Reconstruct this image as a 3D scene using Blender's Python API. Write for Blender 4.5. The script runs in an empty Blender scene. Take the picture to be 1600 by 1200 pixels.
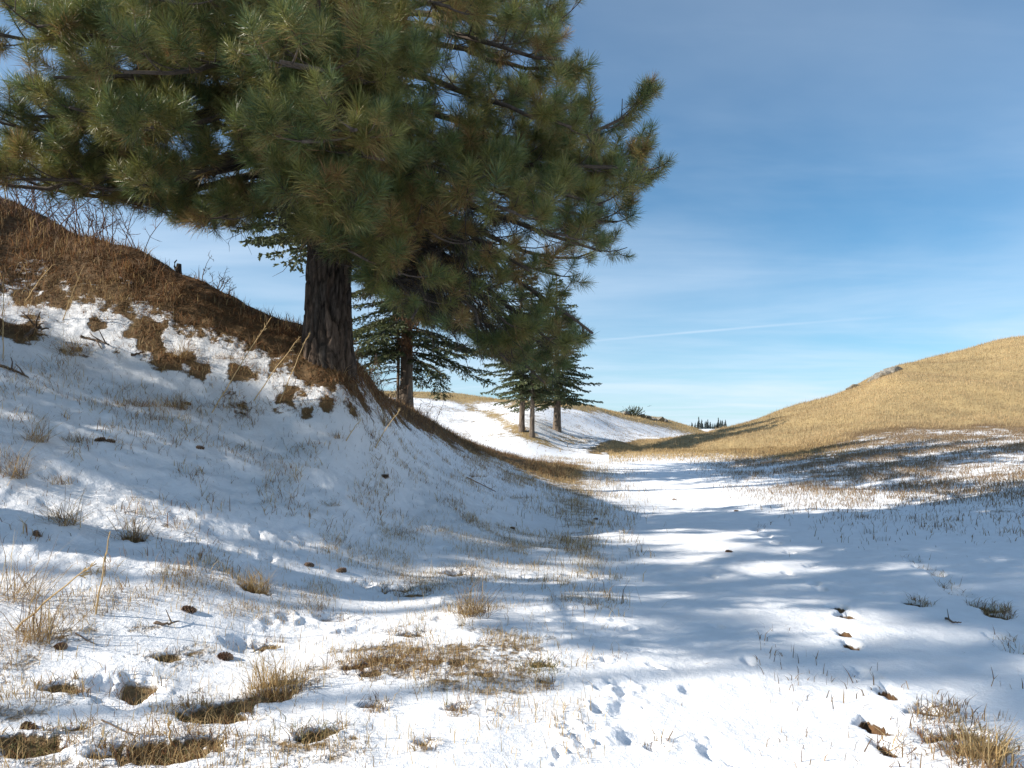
import bpy, math, random
import numpy as np
from mathutils import Vector, Matrix

random.seed(7)
rng = np.random.default_rng(11)
scene = bpy.context.scene
COL = scene.collection
R = math.radians

# ------------------------------------------------------------------ camera, sky, sun, exposure
F = 1142.0            # focal length in pixels of a 1600 px wide frame
CX, HY = 800.0, 680.0 # vanishing column and horizon row
EYE = 1.6
cam_d = bpy.data.cameras.new('camera')
cam = bpy.data.objects.new('camera', cam_d)
COL.objects.link(cam)
cam.location = (0, 0, EYE)
cam.rotation_euler = (R(90), 0, 0)
cam_d.sensor_fit = 'HORIZONTAL'
cam_d.sensor_width = 36.0
cam_d.lens = 36.0 * F / 1600.0
cam_d.shift_y = (HY - 600.0) / 1600.0
cam_d.clip_start = 0.05
cam_d.clip_end = 9000
scene.camera = cam

SUN_EL, SUN_BEHIND = 29.0, 13.0      # elevation; degrees that the sun stands behind the camera plane, on the left
el, az = R(SUN_EL), R(SUN_BEHIND)
to_sun = Vector((-math.cos(az) * math.cos(el), -math.sin(az) * math.cos(el), math.sin(el)))

world = bpy.data.worlds.new('World')
scene.world = world
world.use_nodes = True
wn, wl = world.node_tree.nodes, world.node_tree.links
wn.clear()
def W(t, **k):
    n = wn.new(t)
    for a, b in k.items():
        setattr(n, a, b)
    return n
def wmath(op, a, b=None, c=None, clamp=False):
    n = W('ShaderNodeMath', operation=op, use_clamp=clamp)
    for i, v in enumerate((a, b, c)):
        if v is None:
            continue
        if isinstance(v, (int, float)):
            n.inputs[i].default_value = v
        else:
            wl.new(v, n.inputs[i])
    return n.outputs[0]
w_out = W('ShaderNodeOutputWorld')
w_bg = W('ShaderNodeBackground')
w_bg.inputs['Strength'].default_value = 0.066
w_sky = W('ShaderNodeTexSky', sky_type='NISHITA', sun_disc=False)
w_sky.sun_elevation = el
w_sky.sun_rotation = math.atan2(to_sun.x, to_sun.y)
w_sky.altitude = 900
w_sky.air_density = 1.0
w_sky.dust_density = 0.8
w_sky.ozone_density = 1.6
tc = W('ShaderNodeTexCoord')
sep = W('ShaderNodeSeparateXYZ')
wl.new(tc.outputs['Generated'], sep.inputs[0])
zc = wmath('MAXIMUM', sep.outputs[2], 0.0)
zz = wmath('ADD', zc, 0.06)
pu = wmath('DIVIDE', sep.outputs[0], zz)
pv = wmath('DIVIDE', sep.outputs[1], zz)
def cloud(rot, sx, sy, scale, lo, hi, detail=6, dist=0.4, off=0.0):
    cmb = W('ShaderNodeCombineXYZ')
    wl.new(pu, cmb.inputs[0]); wl.new(pv, cmb.inputs[1])
    mp = W('ShaderNodeMapping')
    mp.inputs['Rotation'].default_value = (0, 0, R(rot))
    mp.inputs['Scale'].default_value = (sx, sy, 1)
    mp.inputs['Location'].default_value = (off, off * .7, 0)
    wl.new(cmb.outputs[0], mp.inputs[0])
    nz = W('ShaderNodeTexNoise')
    nz.inputs['Scale'].default_value = scale
    nz.inputs['Detail'].default_value = detail
    nz.inputs['Roughness'].default_value = 0.55
    nz.inputs['Distortion'].default_value = dist
    wl.new(mp.outputs[0], nz.inputs['Vector'])
    mr = W('ShaderNodeMapRange', interpolation_type='SMOOTHSTEP')
    mr.inputs['From Min'].default_value = lo
    mr.inputs['From Max'].default_value = hi
    wl.new(nz.outputs['Fac'], mr.inputs['Value'])
    return mr.outputs[0]
c1 = cloud(62, 0.55, 1.0, 0.50, 0.38, 0.74, off=3.1)
c2 = cloud(-55, 0.25, 1.0, 0.9, 0.45, 0.85, off=8.3)
c3 = cloud(10, 0.8, 0.8, 0.45, 0.22, 0.72, off=4.6)
cl = wmath('MULTIPLY_ADD', c1, 0.36, wmath('MULTIPLY', c2, 0.30))
cl = wmath('MULTIPLY_ADD', c3, 0.22, cl)
# thin vapour trail: a straight line at altitude
ax_, ay_, bx_, by_ = 0.64, 5.24, 2.21, 4.36
dl = math.hypot(bx_ - ax_, by_ - ay_)
nx_, ny_ = -(by_ - ay_) / dl, (bx_ - ax_) / dl
dist = wmath('ADD', wmath('MULTIPLY', pu, nx_), wmath('MULTIPLY_ADD', pv, ny_, -(nx_ * ax_ + ny_ * ay_)))
along = wmath('ADD', wmath('MULTIPLY', pu, (bx_ - ax_) / dl), wmath('MULTIPLY_ADD', pv, (by_ - ay_) / dl, -((bx_ - ax_) * ax_ + (by_ - ay_) * ay_) / dl))
wob = W('ShaderNodeTexNoise'); wob.inputs['Scale'].default_value = 1.3
wl.new(tc.outputs['Generated'], wob.inputs['Vector'])
tr = wmath('SUBTRACT', 1.0, wmath('DIVIDE', wmath('ABSOLUTE', dist), 0.055), clamp=True)
tr = wmath('MULTIPLY', tr, wmath('SUBTRACT', 1.0, wmath('DIVIDE', wmath('ABSOLUTE', wmath('SUBTRACT', along, 0.7)), 1.3), clamp=True))
cl = wmath('MULTIPLY_ADD', tr, 0.26, cl, clamp=True)
hz = wmath('SUBTRACT', 1.0, wmath('DIVIDE', zc, 0.34), clamp=True)
hz = wmath('MULTIPLY', hz, hz)
cl = wmath('MULTIPLY_ADD', hz, 0.46, cl, clamp=True)
w_mix = W('ShaderNodeMixRGB')
wl.new(cl, w_mix.inputs[0])
tintn = W('ShaderNodeMixRGB', blend_type='MULTIPLY')
tintn.inputs[0].default_value = 1.0
tintn.inputs[2].default_value = (0.52, 1.04, 1.25, 1)
wl.new(w_sky.outputs[0], tintn.inputs[1])
wl.new(tintn.outputs[0], w_mix.inputs[1])
w_mix.inputs[2].default_value = (7.2, 8.4, 9.8, 1)
wl.new(w_mix.outputs[0], w_bg.inputs['Color'])
wl.new(w_bg.outputs[0], w_out.inputs[0])

sun_d = bpy.data.lights.new('sun', 'SUN')
sun_d.energy = 4.5
sun_d.angle = R(0.53)
sun_d.color = (1.0, 0.93, 0.83)
sun = bpy.data.objects.new('sun', sun_d)
COL.objects.link(sun)
sun.location = (-30, 0, 30)
sun.rotation_euler = to_sun.to_track_quat('Z', 'Y').to_euler()

scene.view_settings.view_transform = 'Standard'
scene.view_settings.look = 'None'
scene.view_settings.gamma = 1
scene.view_settings.use_curve_mapping = False
scene.view_settings.exposure = 0.78
scene.render.engine = 'CYCLES'
scene.cycles.max_bounces = 6
scene.cycles.diffuse_bounces = 3
scene.cycles.transparent_max_bounces = 8

# ------------------------------------------------------------------ helpers
def hash2(ix, iy, seed):
    n = (ix.astype(np.int64) * 374761393 + iy.astype(np.int64) * 668265263 + seed * 974634541) & 0xffffffff
    n = ((n ^ (n >> 13)) * 1274126177) & 0xffffffff
    n = (n ^ (n >> 16)) & 0xffffffff
    return n.astype(np.float64) / 4294967295.0
def vnoise(x, y, seed=0):
    x = np.asarray(x, float); y = np.asarray(y, float)
    ix, iy = np.floor(x), np.floor(y)
    fx, fy = x - ix, y - iy
    fx = fx * fx * fx * (fx * (fx * 6 - 15) + 10); fy = fy * fy * fy * (fy * (fy * 6 - 15) + 10)
    a, b = hash2(ix, iy, seed), hash2(ix + 1, iy, seed)
    c, d = hash2(ix, iy + 1, seed), hash2(ix + 1, iy + 1, seed)
    return (a + (b - a) * fx) * (1 - fy) + (c + (d - c) * fx) * fy
def fbm(x, y, seed=0, octs=4, gain=0.5):
    s, a, t = 0.0, 1.0, 0.0
    for o in range(octs):
        s = s + a * vnoise(x * 2 ** o + 13.7 * o, y * 2 ** o - 7.1 * o, seed + o)
        t += a; a *= gain
    return s / t
def sstep(a, b, x):
    t = np.clip((np.asarray(x, float) - a) / (b - a), 0, 1)
    return t * t * (3 - 2 * t)
def pchip(xk, yk, x):
    """monotone cubic through xk, with yk of shape (n,) or (n, m)"""
    xk = np.asarray(xk, float); yk = np.asarray(yk, float)
    one = yk.ndim == 1
    if one:
        yk = yk[:, None]
    h = np.diff(xk)[:, None]
    dl = np.diff(yk, axis=0) / h
    m = np.zeros_like(yk)
    w1 = 2 * h[1:] + h[:-1]; w2 = h[1:] + 2 * h[:-1]
    ok = dl[:-1] * dl[1:] > 0
    with np.errstate(divide='ignore', invalid='ignore'):
        mm = (w1 + w2) / (w1 / dl[:-1] + w2 / dl[1:])
    m[1:-1] = np.where(ok, mm, 0)
    m[0], m[-1] = dl[0], dl[-1]
    i = np.clip(np.searchsorted(xk, x) - 1, 0, len(xk) - 2)
    hh = h[i]
    t = ((np.asarray(x) - xk[i])[:, None]) / hh
    t = np.clip(t, 0, 1)
    o = (1 + 2 * t) * (1 - t) ** 2 * yk[i] + t * (1 - t) ** 2 * hh * m[i] + t * t * (3 - 2 * t) * yk[i + 1] + t * t * (t - 1) * hh * m[i + 1]
    return o[:, 0] if one else o
def in_poly(px, py, poly):
    px = np.asarray(px, float); py = np.asarray(py, float)
    r = np.zeros(px.shape, bool)
    n = len(poly)
    for i in range(n):
        x0, y0 = poly[i]; x1, y1 = poly[(i + 1) % n]
        if y0 == y1:
            continue
        c = ((y0 > py) != (y1 > py)) & (px < (x1 - x0) * (py - y0) / (y1 - y0) + x0)
        r ^= c
    return r
def mesh_obj(name, V, Q=None, T=None, mat=None, parent=None, col=None, smooth=False, mats=None, midx=None, attrs=None, link=True):
    V = np.asarray(V, np.float32)
    me = bpy.data.meshes.new(name)
    nq = 0 if Q is None else len(Q); nt = 0 if T is None else len(T)
    me.vertices.add(len(V)); me.vertices.foreach_set('co', V.ravel())
    idx = []
    if nq: idx.append(np.asarray(Q, np.int32).ravel())
    if nt: idx.append(np.asarray(T, np.int32).ravel())
    li = np.concatenate(idx)
    me.loops.add(len(li)); me.loops.foreach_set('vertex_index', li)
    st = np.concatenate([np.arange(nq) * 4, nq * 4 + np.arange(nt) * 3]).astype(np.int32)
    me.polygons.add(nq + nt); me.polygons.foreach_set('loop_start', st)
    if smooth:
        me.polygons.foreach_set('use_smooth', np.ones(nq + nt, bool))
    else:
        me.polygons.foreach_set('use_smooth', np.zeros(nq + nt, bool))
    for m in (mats or [mat]):
        me.materials.append(m)
    if midx is not None:
        me.polygons.foreach_set('material_index', np.asarray(midx, np.int32))
    if col is not None:
        a = me.attributes.new('tone', 'FLOAT_COLOR', 'POINT')
        c4 = np.ones((len(V), 4), np.float32); c4[:, :3] = col
        a.data.foreach_set('color', c4.ravel())
    for k, v in (attrs or {}).items():
        a = me.attributes.new(k, 'FLOAT', 'POINT')
        a.data.foreach_set('value', np.asarray(v, np.float32))
    me.update(calc_edges=True)
    if not link:
        return me
    o = bpy.data.objects.new(name, me)
    COL.objects.link(o)
    if parent is not None:
        o.parent = parent
    return o
def tag(o, label=None, cat=None, group=None, kind=None):
    if label: o['label'] = label
    if cat: o['category'] = cat
    if group: o['group'] = group
    if kind: o['kind'] = kind
    return o
def thing(name, loc, label, cat, group=None, rz=0.0):
    o = bpy.data.objects.new(name, None)
    o.empty_display_size = 0.2
    COL.objects.link(o)
    o.location = loc; o.rotation_euler = (0, 0, rz)
    return tag(o, label, cat, group)
class Acc:
    """collects vertices, quads and triangles of one mesh"""
    def __init__(s):
        s.v, s.q, s.t, s.c, s.n = [], [], [], [], 0
        s.qm, s.tm = [], []
    def add(s, V, Q=None, T=None, col=(1, 1, 1), m=0):
        V = np.asarray(V, float)
        s.v.append(V)
        if Q is not None and len(Q):
            s.q.append(np.asarray(Q, int) + s.n); s.qm.append(np.full(len(Q), m))
        if T is not None and len(T):
            s.t.append(np.asarray(T, int) + s.n); s.tm.append(np.full(len(T), m))
        c = np.asarray(col, float)
        s.c.append(np.broadcast_to(c, (len(V), 3)) if c.ndim == 1 else c)
        s.n += len(V)
    def tube(s, P, rad, sides=6, col=(1, 1, 1), m=0, cap=True):
        P = np.asarray(P, float); n = len(P)
        rad = np.broadcast_to(np.asarray(rad, float), (n,))
        Tn = np.gradient(P, axis=0)
        Tn /= np.linalg.norm(Tn, axis=1)[:, None] + 1e-9
        ref = np.array([0, 0, 1.0]) if abs(Tn[0, 2]) < .9 else np.array([1.0, 0, 0])
        U = np.cross(Tn, ref); U /= np.linalg.norm(U, axis=1)[:, None] + 1e-9
        Vv = np.cross(Tn, U)
        a = np.arange(sides) * 2 * np.pi / sides
        ring = P[:, None, :] + rad[:, None, None] * (np.cos(a)[None, :, None] * U[:, None, :] + np.sin(a)[None, :, None] * Vv[:, None, :])
        i = np.arange(n - 1)[:, None] * sides; j = np.arange(sides)[None, :]; j2 = (j + 1) % sides
        Q = np.stack([i + j, i + j2, i + sides + j2, i + sides + j], -1).reshape(-1, 4)
        VV = ring.reshape(-1, 3); T = None
        if cap:
            e = len(VV); VV = np.vstack([VV, P[-1:], P[:1]])
            k = (n - 1) * sides
            T = [[k + x, k + (x + 1) % sides, e] for x in range(sides)] + [[(x + 1) % sides, x, e + 1] for x in range(sides)]
        s.add(VV, Q, T, col, m)
    def build(s, name, mat=None, parent=None, smooth=False, mats=None, link=True):
        V = np.vstack(s.v)
        Q = np.vstack(s.q) if s.q else None
        T = np.vstack(s.t) if s.t else None
        mi = None
        if mats:
            mi = np.concatenate(s.qm + s.tm)
        return mesh_obj(name, V, Q, T, mat, parent, np.vstack(s.c), smooth, mats, mi, link=link)

# ------------------------------------------------------------------ materials
def mat_new(name):
    m = bpy.data.materials.new(name); m.use_nodes = True
    n, l = m.node_tree.nodes, m.node_tree.links
    n.clear()
    return m, n, l
def N(n, t, **k):
    x = n.new(t)
    for a, b in k.items():
        setattr(x, a, b)
    return x
def setin(node, **k):
    for a, b in k.items():
        node.inputs[a.replace('_', ' ')].default_value = b
def tone_mat(name, rough=0.7, transl=0.0, spec=0.3, noise=None, bump=0.0, nscale=30.0):
    """colour comes from the piece's own tone attribute, mottled by noise"""
    m, n, l = mat_new(name)
    out = N(n, 'ShaderNodeOutputMaterial')
    p = N(n, 'ShaderNodeBsdfPrincipled')
    p.inputs['Roughness'].default_value = rough
    p.inputs['Specular IOR Level'].default_value = spec
    a = N(n, 'ShaderNodeAttribute', attribute_name='tone')
    c = a.outputs['Color']
    if noise:
        g = N(n, 'ShaderNodeNewGeometry')
        t = N(n, 'ShaderNodeTexNoise'); setin(t, Scale=nscale, Detail=5.0, Roughness=.6)
        l.new(g.outputs['Position'], t.inputs['Vector'])
        r = N(n, 'ShaderNodeMapRange'); r.inputs['From Min'].default_value = .3; r.inputs['From Max'].default_value = .7
        r.inputs['To Min'].default_value = 1 - noise; r.inputs['To Max'].default_value = 1 + noise
        l.new(t.outputs['Fac'], r.inputs['Value'])
        mx = N(n, 'ShaderNodeVectorMath', operation='SCALE')
        l.new(c, mx.inputs[0]); l.new(r.outputs[0], mx.inputs['Scale'])
        c = mx.outputs[0]
        if bump:
            b = N(n, 'ShaderNodeBump'); b.inputs['Strength'].default_value = bump; b.inputs['Distance'].default_value = .02
            l.new(t.outputs['Fac'], b.inputs['Height']); l.new(b.outputs[0], p.inputs['Normal'])
    l.new(c, p.inputs['Base Color'])
    if transl:
        tb = N(n, 'ShaderNodeBsdfTranslucent'); l.new(c, tb.inputs['Color'])
        ms = N(n, 'ShaderNodeMixShader'); ms.inputs[0].default_value = transl
        l.new(p.outputs[0], ms.inputs[1]); l.new(tb.outputs[0], ms.inputs[2])
        l.new(ms.outputs[0], out.inputs[0])
    else:
        l.new(p.outputs[0], out.inputs[0])
    return m
M_NEEDLE = tone_mat('pine_needles', rough=.42, transl=.32, spec=.4)
M_FIR = tone_mat('fir_needles', rough=.6, transl=.2, spec=.3)
M_TWIG = tone_mat('twig_bark', rough=.9, noise=.35, nscale=25)
M_GRASS = tone_mat('dry_grass', rough=.7, transl=.35, spec=.25)
M_LITTER = tone_mat('fallen_needles', rough=.85, transl=.1, spec=.15)
M_ROCK = tone_mat('lichen_rock', rough=.9, noise=.45, bump=.6, nscale=6)
M_CONE = tone_mat('pine_cone_scales', rough=.7, noise=.3, nscale=60)

def make_bark(name, base, dark, scale):
    m, n, l = mat_new(name)
    out = N(n, 'ShaderNodeOutputMaterial'); p = N(n, 'ShaderNodeBsdfPrincipled')
    p.inputs['Roughness'].default_value = .92; p.inputs['Specular IOR Level'].default_value = .15
    g = N(n, 'ShaderNodeTexCoord')
    mp = N(n, 'ShaderNodeMapping'); mp.inputs['Scale'].default_value = (scale, scale, scale * .28)
    l.new(g.outputs['Object'], mp.inputs[0])
    t = N(n, 'ShaderNodeTexNoise'); setin(t, Scale=1.0, Detail=8.0, Roughness=.7, Distortion=.4)
    l.new(mp.outputs[0], t.inputs['Vector'])
    r = N(n, 'ShaderNodeValToRGB')
    r.color_ramp.elements[0].position = .33; r.color_ramp.elements[0].color = (*dark, 1)
    r.color_ramp.elements[1].position = .68; r.color_ramp.elements[1].color = (*base, 1)
    l.new(t.outputs['Fac'], r.inputs[0])
    a = N(n, 'ShaderNodeAttribute', attribute_name='tone')
    mx = N(n, 'ShaderNodeMixRGB', blend_type='MULTIPLY'); mx.inputs[0].default_value = 1
    l.new(r.outputs[0], mx.inputs[1]); l.new(a.outputs['Color'], mx.inputs[2])
    l.new(mx.outputs[0], p.inputs['Base Color'])
    b = N(n, 'ShaderNodeBump'); b.inputs['Strength'].default_value = .7; b.inputs['Distance'].default_value = .02
    l.new(t.outputs['Fac'], b.inputs['Height']); l.new(b.outputs[0], p.inputs['Normal'])
    l.new(p.outputs[0], out.inputs[0])
    return m
M_BARK = make_bark('furrowed_pine_bark', (.165, .125, .097), (.020, .015, .012), 14)
M_FIRBARK = make_bark('fir_bark', (.24, .19, .145), (.09, .07, .055), 12)

def make_ground_mat():
    m, n, l = mat_new('snow_over_dry_ground')
    out = N(n, 'ShaderNodeOutputMaterial'); p = N(n, 'ShaderNodeBsdfPrincipled')
    g = N(n, 'ShaderNodeNewGeometry')
    def noise(scale, det=5.0, ro=.6, vec=None, d3=True):
        t = N(n, 'ShaderNodeTexNoise'); setin(t, Scale=scale, Detail=det, Roughness=ro)
        l.new(vec or g.outputs['Position'], t.inputs['Vector'])
        return t.outputs['Fac']
    def mth(op, a, b, clamp=False):
        x = N(n, 'ShaderNodeMath', operation=op, use_clamp=clamp)
        for i, v in enumerate((a, b)):
            if isinstance(v, (int, float)): x.inputs[i].default_value = v
            else: l.new(v, x.inputs[i])
        return x.outputs[0]
    cov = N(n, 'ShaderNodeAttribute', attribute_name='cover').outputs['Fac']
    gold = N(n, 'ShaderNodeAttribute', attribute_name='gold').outputs['Fac']
    rough_amt = N(n, 'ShaderNodeAttribute', attribute_name='patchy').outputs['Fac']
    n1 = noise(2.2, 6, .7); n2 = noise(14.0, 4, .65)
    nn = mth('SUBTRACT', mth('ADD', mth('MULTIPLY', n1, .55), mth('MULTIPLY', n2, .45)), .5)
    x = mth('ADD', cov, mth('MULTIPLY', nn, rough_amt))
    mask = mth('MULTIPLY', mth('SUBTRACT', x, .44), 8.0, True)
    # bare ground: matted brown needles to straw-coloured turf
    lit = N(n, 'ShaderNodeValToRGB')
    e = lit.color_ramp.elements
    e[0].position = .3; e[0].color = (.045, .026, .014, 1); e[1].position = .72; e[1].color = (.17, .092, .042, 1)
    l.new(noise(18.0, 8, .75), lit.inputs[0])
    gd = N(n, 'ShaderNodeValToRGB')
    e = gd.color_ramp.elements
    e[0].position = .28; e[0].color = (.24, .175, .085, 1); e[1].position = .72; e[1].color = (.46, .34, .165, 1)
    l.new(noise(1.4, 10, .75), gd.inputs[0])
    bare = N(n, 'ShaderNodeMixRGB'); l.new(gold, bare.inputs[0]); l.new(lit.outputs[0], bare.inputs[1]); l.new(gd.outputs[0], bare.inputs[2])
    # snow, faintly soiled
    sn = N(n, 'ShaderNodeValToRGB')
    e = sn.color_ramp.elements
    e[0].position = .25; e[0].color = (.80, .80, .81, 1); e[1].position = .6; e[1].color = (.88, .885, .90, 1)
    l.new(noise(3.0, 6, .6), sn.inputs[0])
    cm = N(n, 'ShaderNodeMixRGB'); l.new(mask, cm.inputs[0]); l.new(bare.outputs[0], cm.inputs[1]); l.new(sn.outputs[0], cm.inputs[2])
    l.new(cm.outputs[0], p.inputs['Base Color'])
    p.inputs['Roughness'].default_value = .75
    p.inputs['Specular IOR Level'].default_value = .2
    hgt = mth('ADD', mth('MULTIPLY', noise(38.0, 4, .6), .5), mth('MULTIPLY', noise(9.0, 4, .6), .9))
    hgt = mth('ADD', hgt, mth('MULTIPLY', noise(130.0, 2, .5), .3))
    hgt = mth('ADD', hgt, mth('MULTIPLY', mask, 1.2))
    b = N(n, 'ShaderNodeBump'); b.inputs['Strength'].default_value = .75; b.inputs['Distance'].default_value = .02
    l.new(hgt, b.inputs['Height']); l.new(b.outputs[0], p.inputs['Normal'])
    l.new(p.outputs[0], out.inputs[0])
    return m
M_GROUND = make_ground_mat()

# ------------------------------------------------------------------ terrain: one height field around the viewpoint
Z = lambda py, d: EYE + (HY - py) / F * d
# per column (px of the photograph): (depth, height)
cols_px = {
 -700: [(1, 0), (2.4, .1), (3.4, .5), (5, 1.5), (7, 3.2), (9, 4.9), (11, 6.2), (14, 7.2), (20, 8), (60, 10), (150, 13)],
 -200: [(1, 0), (2.6, .02), (4, .22), (6, 1.0), (8, 2.3), (10, 3.9), (12, 5.6), (13.6, 6.8), (15, 7.3), (20, 7.9), (40, 9), (150, 12)],
 0: [(1, 0), (3, .0), (4.3, .10), (5, .26), (6, .66), (8, 1.72), (10, 3.02), (12, Z(392, 12)), (13.3, Z(318, 13.3)), (14.2, Z(303, 14.2)), (17, 6.7), (40, 8), (150, 10)],
 200: [(1, 0), (3.6, 0), (5, .14), (6, .42), (8, 1.28), (10, 2.40), (11.6, Z(452, 11.6)), (12.6, Z(391, 12.6)), (13.2, Z(384, 13.2)), (16, 5.1), (25, 5.3), (40, 6), (150, 8)],
 330: [(1, 0), (4.6, 0), (6, .24), (8, .97), (10, 1.98), (11.2, Z(520, 11.2)), (12.2, Z(445, 12.2)), (12.7, Z(437, 12.7)), (15, 4.3), (25, 4.5), (40, 5), (150, 7)],
 420: [(1, 0), (5.2, 0), (6.4, .18), (8, .72), (10, 1.66), (11, Z(570, 11)), (11.9, Z(500, 11.9)), (12.3, Z(487, 12.3)), (15, 3.7), (25, 4), (40, 4.4), (150, 6.6)],
 515: [(1, 0), (6, .02), (7, .14), (8, .44), (9, .92), (10, 1.5), (10.9, Z(590, 10.9)), (11.4, Z(545, 11.4)), (12, Z(527, 12)), (13, Z(523, 13)), (17, 3.6), (25, 3.7), (40, 3.8), (60, 4.4), (150, 7)],
 570: [(1, 0), (6.5, .02), (8, .24), (10, 1.02), (11.5, Z(620, 11.5)), (12.6, Z(586, 12.6)), (14, Z(577, 14)), (18, 2.7), (24, 3.0), (34, 2.8), (45, 2.6), (60, 3.8), (80, 6.3), (95, 7.4), (150, 8)],
 640: [(1, 0), (7, .02), (8, .1), (10, .55), (12, 1.1), (14, 1.54), (18, Z(651, 18)), (22, Z(641, 22)), (24, Z(639, 24)), (30, 2.1), (40, 1.5), (50, 2.1), (65, 4.2), (80, Z(613, 80)), (95, 7.1), (150, 8)],
 740: [(1, 0), (8, .06), (10, .26), (13, .57), (17, .86), (22, 1.1), (26, Z(695, 26)), (32, 1.05), (40, .8), (48, 1.1), (58, 2.6), (70, 4.3), (80, Z(619, 80)), (92, 6.4), (150, 6.8)],
 820: [(1, 0), (8, .01), (12, .1), (17, .28), (22, .45), (27, Z(720, 27)), (34, .45), (42, .6), (46, 1.55), (50, 2.5), (58, 3.5), (68, 4.6), (80, Z(624, 80)), (92, 5.8), (150, 6)],
 900: [(1, 0), (9, 0), (20, .07), (28, .16), (40, .28), (47, .5), (52, 1.4), (58, 2.5), (68, 3.7), (80, 4.9), (92, Z(632, 92)), (110, 5.6), (150, 5)],
 1000: [(1, 0), (12, -.02), (28, .08), (42, .45), (50, 1.0), (53, 1.12), (57, 1.0), (64, .9), (72, 1.6), (85, 3.2), (100, Z(648, 100)), (115, 4.6), (150, 4)],
 1075: [(1, 0), (12, -.03), (28, .12), (40, .55), (47, 1.0), (52, 1.55), (56, Z(678, 56)), (62, 1.4), (75, 1.0), (88, 1.6), (100, 2.4), (113, Z(664, 113)), (130, 2.6), (150, 2.2)],
 1150: [(1, 0), (12, -.02), (25, .16), (35, .45), (43, .85), (48, 1.5), (52, 2.1), (57, Z(661, 57)), (64, 2.5), (85, 1.6), (110, .8), (150, .3)],
 1250: [(1, 0), (10, -.02), (20, .2), (30, .62), (38, 1.0), (44, 1.7), (52, 3.1), (58, Z(633, 58)), (66, 4.0), (85, 3.4), (110, 2.6), (150, 2)],
 1340: [(1, 0), (10, 0), (18, .26), (26, .75), (34, 1.25), (40, 1.75), (46, 2.85), (52, 4.1), (58, 5.35), (61, Z(596, 61)), (68, 6.5), (90, 6.5), (150, 5)],
 1400: [(1, 0), (10, .02), (18, .36), (26, .9), (33, 1.4), (39, 1.95), (46, 3.5), (52, 5.2), (58, Z(567, 58)), (61, Z(563, 61)), (68, 8), (90, 8.2), (150, 7)],
 1500: [(1, 0), (9, .02), (16, .38), (23, .92), (30, 1.42), (37, 1.98), (40, 2.3), (46, 4.0), (52, 6.0), (57, 7.75), (60, Z(548, 60)), (67, 9.1), (90, 9.6), (150, 9.5)],
 1600: [(1, 0), (8, .03), (14, .42), (20, .95), (28, 1.5), (36, 2.12), (40, 2.6), (46, 4.6), (52, 6.9), (57, 8.9), (60, Z(525, 60)), (66, 10.3), (90, 11), (150, 12)],
 2000: [(1, 0), (6, .03), (12, .5), (18, 1.1), (26, 1.8), (32, 2.5), (36, 3.6), (42, 6), (50, 9.3), (56, 11), (70, 12.5), (150, 14)],
}
prof = []
for px, pts in cols_px.items():
    th = math.atan((px - CX) / F)
    c = math.cos(th)
    prof.append((th, [(0.02, 0.0)] + [(d / c, z) for d, z in pts]))
prof.append((R(-75), [(.02, 0), (1, 0), (3, .3), (6, 1.6), (10, 3.6), (16, 6), (30, 8), (150, 13)]))
prof.append((R(-110), [(.02, 0), (1, 0), (3, .2), (6, 1.0), (10, 2.4), (16, 4.4), (30, 7), (150, 12)]))
prof.append((R(-180), [(.02, 0), (1, 0), (10, 0), (30, -.3), (150, -2)]))
prof.append((R(75), [(.02, 0), (1, 0), (8, .1), (16, .8), (26, 2), (40, 5), (60, 9), (150, 14)]))
prof.append((R(110), [(.02, 0), (1, 0), (8, .1), (16, .6), (26, 1.6), (40, 4), (60, 7), (150, 12)]))
prof.append((R(180), [(.02, 0), (1, 0), (10, 0), (30, -.3), (150, -2)]))
prof.sort(key=lambda p: p[0])
# far land: a low valley and, 900 m off, a hill in the gap between the near ones
far_pts = {150: None, 400: -1.0, 700: 4.0, 900: 11.0, 1200: 14.0, 2000: 10.0, 4200: 6.0}
RAD = np.concatenate([np.geomspace(.02, 2.2, 14, endpoint=False), np.geomspace(2.2, 34, 500, endpoint=False),
                      np.geomspace(34, 150, 170, endpoint=False), np.geomspace(150, 4200, 46)])
THE = np.concatenate([np.linspace(-180, -48, 60, endpoint=False), np.linspace(-48, -39, 24, endpoint=False),
                      np.linspace(-39, 39, 640, endpoint=False), np.linspace(39, 48, 24, endpoint=False), np.linspace(48, 180, 61)])
THE = np.radians(THE)
LR = np.log(RAD)
tab = []
for th, pts in prof:
    r = [p[0] for p in pts] + [k for k in far_pts if k > 150 and k > pts[-1][0]]
    zlast = pts[-1][1]
    z = [p[1] for p in pts] + [far_pts[k] for k in far_pts if k > 150 and k > pts[-1][0]]
    tab.append(pchip(np.log(r), z, LR))
HG = pchip([p[0] for p in prof], np.array(tab), THE)      # (theta, r)
def blur(A, k, axis):
    w = np.exp(-.5 * (np.arange(-3 * k, 3 * k + 1) / k) ** 2); w /= w.sum()
    pad = [(0, 0), (0, 0)]; pad[axis] = (3 * k, 3 * k)
    B = np.pad(A, pad, mode='edge')
    return np.apply_along_axis(lambda v: np.convolve(v, w, 'valid'), axis, B)
HG = blur(HG, 5, 1)
core = slice(84, 84 + 640)
HG[core] = blur(HG[84 - 24:84 + 664], 8, 0)[24:-24]
TH2, RR2 = np.meshgrid(THE, RAD, indexing='ij')
GX, GY = RR2 * np.sin(TH2), RR2 * np.cos(TH2)
FRONT = np.abs(TH2) < R(50)
DEP = np.where(FRONT, GY, 1e6)
PX = np.where(FRONT, CX + F * GX / np.maximum(DEP, .01), -9999)
PY = np.where(FRONT, HY - F * (HG - EYE) / np.maximum(DEP, .01), 99999)

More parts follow.
